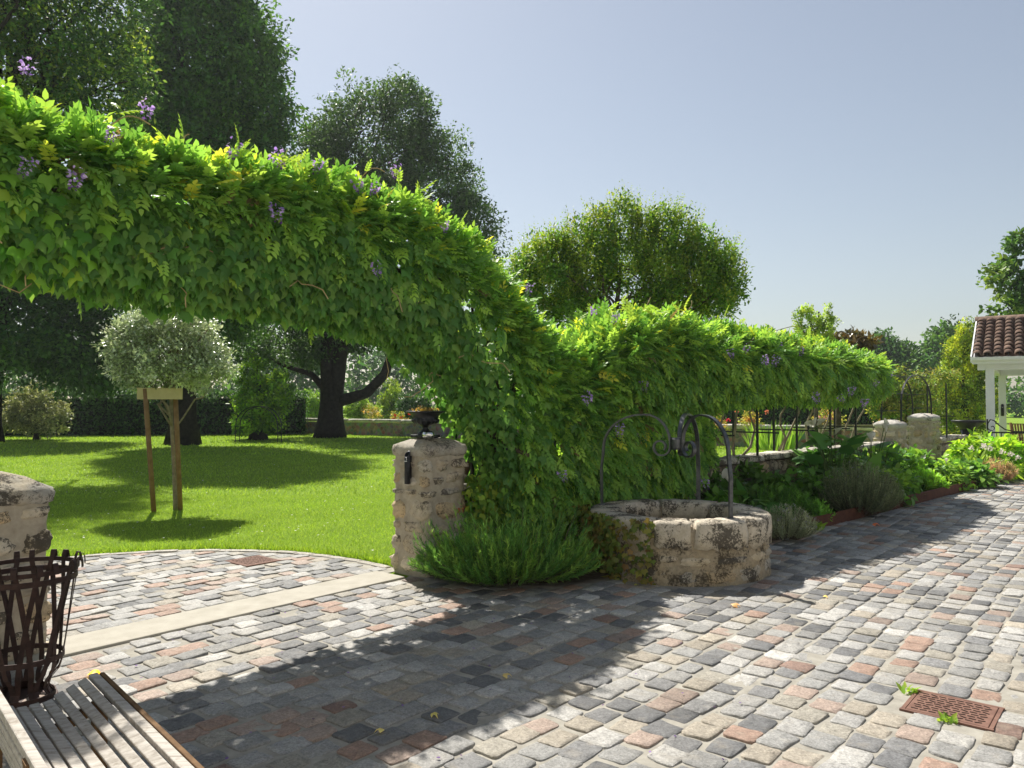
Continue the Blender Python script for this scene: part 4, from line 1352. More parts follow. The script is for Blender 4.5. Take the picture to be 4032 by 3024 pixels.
# mass of trees closing the horizon
rs = np.random.RandomState(160)
bl = []
for i in range(34):
    x = -75 + i * 5.2 + rs.randn()
    y = 92 + rs.randn() * 4
    h = 4.2 + 1.6 * rs.rand() + (4.5 if x < 0 else 0)
    bl.append((x, y, h * .45, 3.6, 3, h * .62))
(V, F, C), _ = crown(bl, 2400, 24, .8, .65, YEW, 161, shell=.3)
tag(obj('treeline', np_mesh('treeline', V, F, C), M['leaf_tree'], kind='stuff'), 'far line of trees along the horizon', 'trees')


def hedge(name, label, p0, p1, H, T, cols, seed, n=9000, size=.14):
    rs = np.random.RandomState(seed)
    p0, p1 = np.array([*p0, 0.]), np.array([*p1, 0.])
    L = np.linalg.norm(p1 - p0); d = (p1 - p0) / L; nn = np.array([d[1], -d[0], 0])
    t = thing(name, label, 'hedge', tuple((p0 + p1) / 2))
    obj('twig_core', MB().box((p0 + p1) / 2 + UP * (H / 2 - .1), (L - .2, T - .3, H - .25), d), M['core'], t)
    u = rs.rand(n) * L
    top = rs.rand(n) < .35
    sd = np.where(rs.rand(n) < .75, 1, -1)
    w = np.where(top, rs.uniform(-1, 1, n) * T / 2, sd * (T / 2 + rs.randn(n) * .06))
    z = np.where(top, H + rs.randn(n) * .07, rs.rand(n) * H) + .07 * wob(u * 1.3, w)
    P = p0 + d * u[:, None] + nn * w[:, None] + UP * np.maximum(z, .03)[:, None]
    out = nrm(np.where(top[:, None], UP, nn * sd[:, None]) + rs.randn(n, 3) * .3)
    V, F, C = scatter(DIA_V, DIA_F, P, nrm(out * .5 + rs.randn(n, 3) * .7), nrm(out + UP * .5 + rs.randn(n, 3) * .4), size * (.6 + .8 * rs.rand(n)), palette(rs, n, cols, .2))
    obj('foliage', np_mesh('foliage', V, F, C), M['leaf_tree'], t, kind='stuff')


hedge('clipped_hedge', 'long dark clipped hedge along the far left of the lawn', (-30, 37.5), (-10.8, 40.5), 2.1, 1.2, DARK, 171, 15000, .17)
hedge('clipped_hedge', 'dark hedge behind the boundary wall seen between pergola posts', (6.5, 40), (19, 33.5), 2.25, 1.2, DARK, 172, 13000, .16)

# ------------------------------------------------------------------ staked young tree
sap = tree('staked_tree', 'young round crowned tree with leaves whitened for sun glint, held by stakes', (-5.08, 11.66),
     [(-5.15, 11.60, 2.35, 0.73, 0.70, 0.50), (-5.63, 11.60, 2.21, 0.36, 0.40, 0.34), (-4.65, 11.60, 2.17, 0.36, 0.45, 0.35), (-5.14, 11.60, 2.77, 0.66, 0.60, 0.31), (-5.84, 11.60, 2.49, 0.24, 0.30, 0.24)],
     560, 42, .085, .06, [(.12, .16, .08), (.24, .28, .17), (.46, .48, .38)], 181, trunk=((0, 0, 0, .032), (-.03, 0, .6, .028), (-.08, 0, 1.4, .026), (-.1, 0, 2.4, .015)), bark='bark_pale', limbs=20, lr=.012, shell=.4, leaf='leaf_gloss', flare=1.2, upb=1.0, droop=-.1)  # pale leaf colours stand for sun glint on the glossy leaves
st = thing('tree_stakes', 'pair of round wooden stakes with a plank across, holding the young tree', 'stakes', (-5.3, 11.4, 0))
for b0, b1 in (((-5.29, 11.41, 0), (-5.42, 11.36, 1.82)), ((-4.98, 11.6, 0), (-5.06, 11.55, 1.84))):
    obj('stake', MB().tube([b0, np.array(b0) * .5 + np.array(b1) * .5, b1], .036, 12).mesh('stake', True), M['stake'], st)
obj('plank', MB().box((-5.22, 11.41, 1.75), (.62, .025, .17), (.9, .28, 0)), M['plank'], st, bevel=.004)

# ------------------------------------------------------------------ bushes and bed plants
def stem_bush(name, label, cat, c, rx, ry, h, nst, per, leaf, cols, seed, lean=.8, group=None, mat='leaf', flower=None, up_shoot=0., stemcol='bark', wid=1.0, ang=0., loose=.6):
    rs = np.random.RandomState(seed)
    t = thing(name, label, cat, (c[0], c[1], .0), group)
    a = rs.rand(nst) * 2 * math.pi
    u = np.sqrt(rs.rand(nst))
    ca, sa = math.cos(ang), math.sin(ang)
    dx, dy = rx * u * np.cos(a), ry * u * np.sin(a)
    dx, dy = dx * ca - dy * sa, dx * sa + dy * ca
    base = np.stack([c[0] + dx * .35, c[1] + dy * .35, np.full(nst, .03)], 1)
    tip = np.stack([c[0] + dx, c[1] + dy, h * np.sqrt(np.maximum(1 - .8 * u * u, .05)) * (.75 + .35 * rs.rand(nst)) + up_shoot * rs.rand(nst) ** 4], 1)
    q = (.2 + .8 * rs.rand(nst, per))
    mid = (base + tip) / 2 + np.stack([dx * .25, dy * .25, -.0 * dx], 1) * lean
    B = lambda s: ((1 - s) ** 2)[..., None] * base[:, None] + (2 * s * (1 - s))[..., None] * mid[:, None] + (s ** 2)[..., None] * tip[:, None]
    P = B(q).reshape(-1, 3)
    tg = nrm(B(np.minimum(q + .05, 1.05)) - B(q)).reshape(-1, 3)
    n = len(P)
    f = nrm(tg * .85 + rs.randn(n, 3) * loose)
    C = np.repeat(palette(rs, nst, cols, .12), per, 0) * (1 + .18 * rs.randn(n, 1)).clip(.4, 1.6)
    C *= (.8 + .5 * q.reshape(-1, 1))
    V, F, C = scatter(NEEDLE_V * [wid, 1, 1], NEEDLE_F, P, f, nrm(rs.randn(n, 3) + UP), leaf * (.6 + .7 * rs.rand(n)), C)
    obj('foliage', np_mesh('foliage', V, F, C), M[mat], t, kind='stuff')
    mb = MB()
    for i in range(0, nst, 7):
        pts = [base[i], (base[i] + 2 * mid[i] + tip[i]) / 4, tip[i]]
        mb.tube(pts, [.005, .004, .002], 4, False)
    obj('stems', mb, M[stemcol], t, kind='stuff')
    if flower:
        m, fs, fc = flower
        k = rs.choice(nst, m)
        P = np.repeat(tip[k], 5, 0) + rs.randn(m * 5, 3) * fs * .6
        V, F, C = scatter(HEX_V * [1.6, 1, 1], HEX_F, P, nrm(rs.randn(m * 5, 3) + UP * .6), nrm(rs.randn(m * 5, 3)), fs, palette(rs, m * 5, fc, .1))
        obj('flowers', np_mesh('flowers', V, F, C), M['petal'], t, kind='stuff')
    return t


stem_bush('rosemary_bush', 'bright green spiky rosemary bush at the foot of the gate pillar', 'bush', (-.04, 6.80), .86, .42, .46, 700, 75, .05, [(.026, .068, .017), (.048, .105, .022), (.095, .15, .028)], 201, .9, up_shoot=.30, ang=.1, wid=1.0, loose=.38)
GREY = [(.08, .095, .065), (.12, .135, .09), (.17, .18, .13)]
stem_bush('lavender_bush', 'small grey-green lavender beside the stone well', 'bush', (3.18, 9.0), .40, .36, .40, 420, 60, .032, GREY, 202, 1.0, flower=(90, .012, [(.3, .25, .4), (.5, .46, .58)]), group='aromatic shrubs in the bed')
stem_bush('dark_shrub', 'large dark grey-green rounded shrub overhanging the steel edging', 'bush', (4.92, 10.98), .62, .55, .76, 800, 70, .036, [(.04, .055, .03), (.065, .08, .045), (.10, .115, .065)], 203, 1.0, flower=(50, .012, [(.3, .26, .38), (.5, .46, .56)]), group='aromatic shrubs in the bed')
stem_bush('heather_bush', 'brownish pink heather mound at the end of the bed', 'bush', (9.75, 15.6), .45, .42, .48, 420, 40, .05, [(.16, .10, .075), (.22, .15, .11), (.15, .14, .07)], 204, 1.0)
stem_bush('young_sprigs', 'fresh green sprigs between the two grey shrubs', 'plant', (4.0, 10.25), .26, .2, .30, 60, 30, .07, [(.05, .12, .02), (.09, .18, .025)], 205, .6, wid=2.6)
stem_bush('green_mound', 'bright green feathery mound behind the steel edging', 'plant', (7.05, 13.55), .56, .42, .45, 340, 34, .085, [(.06, .13, .016), (.11, .2, .02), (.16, .25, .03)], 206, .9, wid=2.4)
stem_bush('fern', 'dark green fern beside the calla leaves behind the well', 'plant', (3.55, 10.25), .48, .42, .5, 150, 60, .06, [(.025, .065, .012), (.05, .11, .016)], 207, 1.2, wid=1.6)
stem_bush('fern', 'spreading low fern under the calla clump', 'plant', (4.3, 11.4), .5, .36, .42, 140, 55, .06, [(.025, .065, .012), (.045, .1, .016)], 208, 1.2, wid=1.6)


def leafy(name, label, cat, c, r, h, n, size, cols, seed, mat='leaf', tm=(HEX_V * [1.7, 1, 1], HEX_F), flower=None):
    rs = np.random.RandomState(seed)
    t = thing(name, label, cat, (c[0], c[1], 0))
    (V, F, C), Cn = crown([(c[0], c[1], h * .45, r, r * .9, h * .55), (c[0] + r * .3, c[1] - r * .2, h * .35, r * .6, r * .6, h * .5), (c[0] - r * .35, c[1], h * .4, r * .6, r * .6, h * .5)], n // 18, 18, .09, size, cols, seed, .45, tm, upb=1.4, outw=.8, droop=.25)
    V[:, 2] = np.maximum(V[:, 2], .04)
    obj('foliage', np_mesh('foliage', V, F, C), M[mat], t, kind='stuff')
    mb = MB()
    for i in range(0, len(Cn), 6):
        mb.tube([(c[0] + (Cn[i][0] - c[0]) * .2, c[1] + (Cn[i][1] - c[1]) * .2, .03), Cn[i]], .006, 5, False)
    obj('stems', mb, M['bark'], t, kind='stuff')
    if flower:
        fsz, fcol, spots = flower
        for (dx, dy, z) in spots:
            k = 26
            dr = nrm(rs.randn(k, 3) + UP * .6)
            P = np.array([c[0] + dx, c[1] + dy, z]) + dr * fsz * .7
            v, f_, cc = scatter(HEX_V * [1.8, 1, 1], HEX_F, P, nrm(rs.randn(k, 3)), dr, fsz * .6, palette(rs, k, fcol, .08))
            obj('flower_head', np_mesh('flower_head', v, f_, cc), M['petal'], t)
    return t


leafy('peony', 'mid green leafy perennial between calla clump and bright mound', 'plant', (6.75, 13.9), .6, .72, 1500, .12, [(.04, .1, .015), (.08, .16, .02), (.13, .2, .03)], 211)
leafy('perennial', 'leafy green perennial with pale blossoms near the arch pillars', 'plant', (7.9, 14.6), .58, .52, 1500, .11, [(.04, .1, .015), (.09, .17, .02), (.16, .22, .03)], 212, flower=(.05, [(.7, .66, .5), (.8, .78, .7)], [(-.3, -.3, .6), (.1, -.4, .55)]))
leafy('perennial', 'spreading deep green perennial drooping over the bed end', 'plant', (8.75, 14.95), .55, .45, 1400, .12, [(.03, .085, .014), (.06, .13, .02), (.1, .17, .03)], 213)
leafy('hydrangea', 'bright yellow-green hydrangea bush in front of the black gate', 'bush', (10.35, 16.75), .74, .92, 2500, .15, [(.09, .17, .015), (.15, .25, .02), (.22, .3, .03)], 214)
leafy('agapanthus', 'strappy light green plant with white flower heads before the hydrangea', 'plant', (9.7, 15.95), .48, .5, 850, .22, [(.1, .17, .02), (.17, .25, .03)], 215, tm=(NEEDLE_V * [2.2, 1, 1], NEEDLE_F), flower=(.065, [(.72, .7, .58), (.82, .8, .72)], [(-.3, -.2, .68), (-.1, -.3, .7), (.1, -.15, .68), (.28, -.25, .62), (.4, -.35, .56), (.5, -.4, .5), (0, -.1, .72)]))
leafy('bed_undergrowth', 'dense dark leaves along the foot of the bed wall', 'plant', (3.2, 10.7), .55, .5, 900, .12, [(.025, .06, .012), (.05, .1, .016)], 216)
leafy('bed_undergrowth', 'dense leaves between dark shrub and bed wall', 'plant', (5.7, 12.6), .7, .6, 1500, .13, [(.03, .075, .012), (.06, .12, .016)], 217)

for i_, (x_, y_, r_, h_, n_, sz_, cl_, lab_) in enumerate((
        (4.15, 11.35, .5, .62, 1100, .11, [(.035, .09, .014), (.07, .15, .02)], 'soft green perennial tucked behind the dark shrub'),
        (2.55, 9.35, .4, .45, 700, .1, [(.03, .08, .012), (.06, .13, .018)], 'low leafy plant right behind the well rim'),
        (5.7, 12.2, .45, .6, 1200, .1, [(.05, .12, .015), (.1, .18, .02), (.15, .22, .03)], 'fresh green perennial right of the dark shrub'),
        (6.3, 12.85, .42, .42, 900, .09, [(.04, .1, .016), (.08, .15, .022)], 'light green low perennial along the steel edging'),
        (7.4, 14.5, .5, .8, 1200, .12, [(.04, .1, .015), (.09, .16, .02)], 'upright leafy perennial against the bed wall'),
        (8.0, 14.3, .42, .42, 900, .09, [(.05, .11, .016), (.1, .17, .024)], 'lime green clump at the edging near the bed end'),
        (3.55, 11.35, .4, .72, 800, .11, [(.025, .06, .012), (.05, .1, .016)], 'dark leafy plant screening the middle of the bed wall'),
        (2.9, 10.55, .35, .6, 600, .1, [(.025, .06, .012), (.05, .1, .016)], 'dark leafy plant screening the bed wall behind the well'),
        (5.3, 13.0, .45, .85, 900, .12, [(.03, .08, .014), (.06, .13, .02)], 'tall dark leaved plant between the calla clumps'))):
    leafy('perennial', lab_, 'plant', (x_, y_), r_, h_, n_, sz_, cl_, 400 + i_)

CALLA_V = np.array([(0, 0, 0), (.16, -.14, .03), (.33, .02, .04), (.36, .3, .03), (.25, .62, -.04), (0, 1.05, -.22), (-.25, .62, -.04), (-.36, .3, .03), (-.33, .02, .04), (-.16, -.14, .03), (0, .35, -.05), (0, .7, -.08)], float)
CALLA_F = np.array([(0, 1, 10), (1, 2, 10), (2, 3, 10), (3, 11, 10), (3, 4, 11), (4, 5, 11), (5, 6, 11), (6, 7, 11), (7, 10, 11), (7, 8, 10), (8, 9, 10), (9, 0, 10)])
calla_me = []
for c in ((.026, .075, .018), (.042, .105, .024), (.07, .145, .03)):
    me = np_mesh('leaf', CALLA_V, CALLA_F, np.array(c) * np.ones((12, 1)), True)
    me.materials.append(M['leaf']); calla_me.append(me)


def spathe():
    V, F = [], []
    for i, (r, z) in enumerate(((.008, 0), (.02, .05), (.035, .09), (.055, .12))):
        for k in range(10):
            a = k / 10 * 2 * math.pi
            V.append((r * math.cos(a), r * math.sin(a), z + (.045 * math.cos(a) if i == 3 else 0)))
    F = [(i * 10 + k, i * 10 + (k + 1) % 10, (i + 1) * 10 + (k + 1) % 10, (i + 1) * 10 + k) for i in range(3) for k in range(10)]
    me = np_mesh('flower', V, np.array(F), np.array([.75, .74, .66]) * np.ones((40, 1)), True)
    me.materials.append(M['petal'])
    return me


SPATHE = spathe()


def calla(label, c, r, h, n, nf, seed, size=.3):
    rs = np.random.RandomState(seed)
    t = thing('calla_lily', label, 'plant', (c[0], c[1], .05), 'calla lilies in the flower bed')
    w = world_loc(t)
    for i in range(n):
        a = rs.rand() * 2 * math.pi
        u = math.sqrt(rs.rand())
        d = np.array([math.cos(a), math.sin(a), 0])
        tip = np.array([c[0], c[1], 0]) + d * u * r + UP * h * (1 - .55 * u * u) * rs.uniform(.7, 1.05)
        base = np.array([c[0], c[1], .05]) + d * u * r * .3
        sk = obj('stalk', MB().tube([base, (base + tip) / 2 + UP * .05, tip], [.009, .007, .005], 5, False), M['stalk'], t)
        y = nrm(d * .8 + UP * rs.uniform(-.3, .6) + rs.randn(3) * .25)
        x = nrm(np.cross(y, UP + rs.randn(3) * .3)); z = np.cross(x, y)
        o = bpy.data.objects.new('leaf', calla_me[rs.randint(3)])
        COL.objects.link(o); o.parent = sk
        o.matrix_local = Matrix(((x[0], y[0], z[0], 0), (x[1], y[1], z[1], 0), (x[2], y[2], z[2], 0), (0, 0, 0, 1))) @ Matrix.Scale(size * rs.uniform(.7, 1.15), 4)
        o.location = Vector(tip) - world_loc(sk)
    for i in range(nf):
        a = rs.rand() * 2 * math.pi
        tip = np.array([c[0] + math.cos(a) * r * .5, c[1] + math.sin(a) * r * .5, h * rs.uniform(.95, 1.25)])
        obj('stalk', MB().tube([(c[0], c[1], .05), tip], .007, 5, False), M['stalk'], t)
        o = bpy.data.objects.new('flower', SPATHE)
        COL.objects.link(o); o.parent = t
        o.location = Vector(tip) - w; o.rotation_euler = (rs.randn() * .4, rs.randn() * .4, rs.rand() * 6)
    return t


M['stalk'] = simple_mat('green_stalk', (.05, .1, .02), (.09, .15, .03), 10, .6)
calla('large leaved calla lily clump against the bed wall behind the dark shrub', (5.15, 12.3), .6, 1.08, 44, 4, 221)
calla('second calla lily clump nearer the arch pillars', (6.15, 13.25), .55, 1.0, 38, 4, 222)
calla('calla lily with one broad leaf just behind the well rim', (2.85, 9.55), .36, .62, 14, 1, 223, .33)


def blades(name, label, c, n, h, spread, cols, seed, flower=None):
    rs = np.random.RandomState(seed)
    t = thing(name, label, 'plant', (c[0], c[1], 0))
    a = rs.rand(n) * 2 * math.pi
    r = np.sqrt(rs.rand(n)) * spread
    P = np.stack([c[0] + r * np.cos(a), c[1] + r * np.sin(a), np.full(n, .01)], 1)
    f = nrm(np.stack([np.cos(a) * .3, np.sin(a) * .3, np.ones(n)], 1) + rs.randn(n, 3) * .12)
    V, F, C = scatter(NEEDLE_V * [.55, 1, 1], NEEDLE_F, P, f, rs.randn(n, 3) * [1, 1, .1], h * (.6 + .5 * rs.rand(n)), palette(rs, n, cols, .15))
    obj('blades', np_mesh('blades', V, F, C), M['leaf'], t, kind='stuff')


blades('iris_clump', 'upright bright green iris leaves before the boundary wall', (9.2, 27.3), 170, 1.0, .75, [(.07, .14, .02), (.14, .22, .03)], 231)
blades('sword_plant', 'dark sword shaped leaves behind the well', (3.0, 10.15), 40, .62, .25, [(.02, .06, .015), (.05, .1, .02)], 232)

# standard roses along the boundary wall
for i, (x, y, h, lab, fc) in enumerate((
        (7.3, 28.2, 1.25, 'small rose bush with crimson blooms left of the iris', (.6, .02, .08)),
        (11.2, 27.4, 1.45, 'rose bush with pale pink blooms between the middle pergola posts', (.75, .4, .36)),
        (12.6, 26.2, 2.0, 'tall rose with salmon blooms under the wisteria end', (.7, .25, .16)),
        (8.8, 28.6, 1.3, 'orange leaved rose bush behind the iris clump', (.6, .2, .1)),
        (-5.9, 40.2, 1.2, 'rose bush with red blooms behind the black urn', (.6, .03, .02)),
        (-7.6, 41.5, 1.5, 'pale yellow shrub rose left of the red roses', (.6, .5, .3)))):
    rs = np.random.RandomState(240 + i)
    t = tree('rose_bush', lab, (x, y), [(x, y, h * .75, .42, .4, h * .26), (x + .25, y, h * .6, .3, .3, h * .25)], 46, 18, .09, .085, [(.06, .1, .015), (.16, .17, .03), (.26, .15, .04)], 250 + i, trunk=((0, 0, 0, .025), (.03, 0, h * .4, .02), (0, 0, h * .7, .01)), bark='bark_pale', limbs=6, lr=.012, leaf='leaf', cat='rose', group='rose bushes along the boundary wall', shell=.3)
    for k in range(6):
        p = np.array([x + rs.randn() * .28, y - .3 + rs.randn() * .12, h * .8 + rs.randn() * .15])
        m = 12
        dr = nrm(rs.randn(m, 3))
        v, f_, cc = scatter(HEX_V * [2.2, 1, 1], HEX_F, p + dr * .03, nrm(dr + rs.randn(m, 3) * .5), dr, .075, np.array(fc) * (1 + .15 * rs.randn(m, 1)))
        obj('bloom', np_mesh('bloom', v, f_, cc.clip(0, .9)), M['petal'], t)

# ------------------------------------------------------------------ urn, ball and ash tube on the gate pillar
ZP = 1.24 + .09 * .42
uc = PIL + np.array([-.04, -.03, 0])
urn = thing('iron_urn', 'black cast iron urn planter on the gate pillar', 'urn', (uc[0], uc[1], ZP))
obj('plinth', MB().box(uc + UP * (ZP + .012), (.2, .2, .028), E_S), M['iron'], urn, bevel=.004)
flu = lambda i, a: 1 + (.05 * math.cos(a * 18) if 6 <= i <= 9 else 0)
obj('bowl', MB().lathe([(.075, .026), (.078, .04), (.05, .055), (.028, .085), (.032, .1), (.05, .11), (.075, .12), (.11, .135), (.128, .155), (.13, .172), (.122, .18), (.128, .205), (.15, .228), (.185, .24), (.19, .25), (.18, .254), (.14, .24), (.0, .235)], (uc[0], uc[1], ZP), 72, flu).mesh('bowl', True), M['iron'], urn)
rs = np.random.RandomState(261)
n = 160
P = np.stack([uc[0] + rs.randn(n) * .06, uc[1] + rs.randn(n) * .06, ZP + .245 + np.abs(rs.randn(n)) * .018], 1)
V, F, C = scatter(HEX_V * [1.5, 1, 1], HEX_F, P, nrm(rs.randn(n, 3) + UP), nrm(rs.randn(n, 3) + UP), .03, palette(rs, n, [(.06, .08, .02), (.12, .07, .03), (.2, .15, .04)]))
tag(obj('urn_plants', np_mesh('urn_plants', V, F, C), M['leaf'], kind='stuff'), 'small reddish succulents growing in the urn', 'plant')
bc = PIL - E_S * .07 + M_S * .13 + np.array([-.05, -.05, 0])
ball = thing('metal_pot', 'small shiny steel ball pot at the foot of the urn', 'pot', (bc[0], bc[1], ZP - .01))
obj('body', MB().lathe([(0, 0), (.034, .002), (.052, .02), (.058, .042), (.053, .066), (.043, .076), (.038, .07), (0, .06)], (bc[0], bc[1], ZP - .012), 28).mesh('body', True), M['steel'], ball)


def ash_tube(label, p, h, r, outv):
    t = thing('ash_tube', label, 'ash tube', tuple(p))
    n = 24
    outv = nrm(outv)
    sd = np.cross(UP, outv)
    V, F = [], []
    for zi in (0, 1):
        for k in range(n):
            a = k / n * 2 * math.pi
            z = 0 if zi == 0 else h - r * 1.1 * math.cos(a) - r
            V.append(np.array(p) + outv * r * math.cos(a) + sd * r * math.sin(a) + UP * z)
    for k in range(n):
        V.append(V[n + k] * .86 + .14 * (np.array(p) + UP * (h - r)))
    for k in range(n):
        a = k / n * 2 * math.pi
        V.append(np.array(p) + outv * r * .8 * math.cos(a) + sd * r * .8 * math.sin(a) + UP * (h - .1))
    F = [(i * n + k, i * n + (k + 1) % n, (i + 1) * n + (k + 1) % n, (i + 1) * n + k) for i in range(3) for k in range(n)]
    F += [tuple(range(n))[::-1], tuple(3 * n + k for k in range(n))]
    obj('tube', MB().add(V, F).mesh('tube', True), M['iron'], t)
    mk = MB()
    c = np.array(p) + outv * (r + .001)
    zc = h * .70
    mk.tube([c + sd * (-.014) + UP * zc, c + sd * .014 + UP * zc], .002, flat=(UP, .006, .003))
    mk.tube([c + sd * .006 + UP * (zc + .008), c + sd * .012 + UP * (zc + .016), c + sd * .004 + UP * (zc + .024), c + sd * .01 + UP * (zc + .033)], .002, flat=(sd, .004, .003))
    obj('cigarette_mark', mk, M['white_mark'], t)
    obj('bracket', MB().box(np.array(p) - outv * (r + .012) + UP * h * .5, (.02, .03, h * .7), outv), M['iron'], t)
    return t


ash_tube('slim black ash tube with cigarette symbol on the gate pillar', PIL - E_S * .335 + M_S * .05 + UP * .86, .30, .027, -E_S + M_S * .25)

# ------------------------------------------------------------------ iron basket
def basket():
    c = np.array([-2.64, 4.2, 0])
    t = thing('iron_basket', 'rusty wrought iron strap basket standing before the gate pillar', 'basket', tuple(c))
    H = .70
    zs = np.linspace(0, 1, 9)
    rad = lambda q: .165 - .055 * math.exp(-((q - .10) / .08) ** 2) + .085 * q ** 1.3 - .02 * (q < .001)
    for q, w in ((.02, .03), (.32, .028), (.93, .03), (1.0, .024)):
        r = rad(q) + .004
        pts = [c + np.array([r * math.cos(a), r * math.sin(a), H * q + .01]) for a in np.linspace(0, 2 * math.pi, 41)]
        obj('hoop', MB().tube(pts, .006, flat=(UP, w, .006)), M['iron_rust'], t)
    for sg in (1, -1):
        for k in range(9):
            a0 = k / 9 * 2 * math.pi + (.12 if sg > 0 else 0)
            pts = []
            for q in np.linspace(0.01, 1.0, 16):
                a = a0 + sg * .5 * q
                r = rad(q) + .002 * sg
                pts.append(c + np.array([r * math.cos(a), r * math.sin(a), H * q + .012]))
            a1 = a0 + sg * .5
            for th in np.linspace(20, 190, 7):        # loop rolled over the rim
                rr = rad(1) + .03 * (1 - math.cos(R(th))) * .5 + .004
                pts.append(c + np.array([rr * math.cos(a1), rr * math.sin(a1), H + .012 + .05 * math.sin(R(th))]))
            V = MB()
            P_ = np.array(pts); m = len(P_)
            tang = np.stack([-np.sin(np.arctan2(P_[:, 1] - c[1], P_[:, 0] - c[0])), np.cos(np.arctan2(P_[:, 1] - c[1], P_[:, 0] - c[0])), np.zeros(m)], 1)
            vs, fs = [], []
            for i in range(m):
                nv = nrm(P_[i] - c - UP * (P_[i][2] - c[2]))
                for w_, o_ in ((-.013, -.002), (.013, -.002), (.013, .002), (-.013, .002)):
                    vs.append(P_[i] + tang[i] * w_ + nv * o_)
            fs = [(i * 4 + k2, i * 4 + (k2 + 1) % 4, (i + 1) * 4 + (k2 + 1) % 4, (i + 1) * 4 + k2) for i in range(m - 1) for k2 in range(4)]
            obj('strap', V.add(vs, fs), M['iron_rust'], t)
    obj('base_plate', MB().lathe([(0, .012), (.16, .012), (.165, .0)], tuple(c + UP * .006), 28), M['iron_rust'], t)


basket()

# ------------------------------------------------------------------ slatted bench
def bench():
    p0 = np.array([-1.8, 3.39, 0]); s = nrm([.667, -.745, 0]); q = nrm([-.745, -.667, 0])
    t = thing('slatted_bench', 'weathered grey curved slatted bench at the bottom corner', 'bench', tuple(p0))
    prof = np.array([(0, .428), (.05, .426), (.1, .404), (.15, .38), (.2, .362), (.25, .355), (.3, .357), (.35, .372), (.4, .41), (.44, .46), (.47, .52), (.495, .59), (.515, .66), (.53, .73), (.54, .80)])
    L = 1.9
    seg = np.concatenate([[0], np.cumsum(np.hypot(*np.diff(prof, axis=0).T))])
    rs = np.random.RandomState(271)
    w = .047
    d = w / 2
    while d < seg[-1]:
        y, z = np.interp(d, seg, prof[:, 0]), np.interp(d, seg, prof[:, 1])
        y1, z1 = np.interp(d + .01, seg, prof[:, 0]), np.interp(d + .01, seg, prof[:, 1])
        y0, z0 = np.interp(d - .01, seg, prof[:, 0]), np.interp(d - .01, seg, prof[:, 1])
        tg = nrm(q * (y1 - y0) + UP * (z1 - z0))
        nz = nrm(np.cross(s, tg)); nz = nz if nz[2] > 0 or abs(nz[2]) < .3 else -nz
        st_ = rs.randn() * .008
        obj('slat', MB().box(p0 + q * y + UP * (z - .012) + s * (L / 2 + st_), (L, w - .011, .024), s, tg, nz), M['bench'], t, bevel=.004)
        d += w
    obj('edge_board', MB().box(p0 - q * .012 + UP * .395 + s * (L / 2 - .005), (L + .02, .02, .055), s), M['bench_edge'], t, bevel=.004)
    for k in (.25, 1.6):
        pts = [p0 + s * k + q * y + UP * (z - .04) for y, z in prof]
        obj('rib', MB().tube(pts, .01, flat=(s, .05, .03)), M['bench_edge'], t)
        for y, top in ((.06, .39), (.42, .40)):
            obj('leg', MB().box(p0 + s * k + q * y + UP * (top / 2), (.05, .05, top), s), M['bench_edge'], t)


bench()

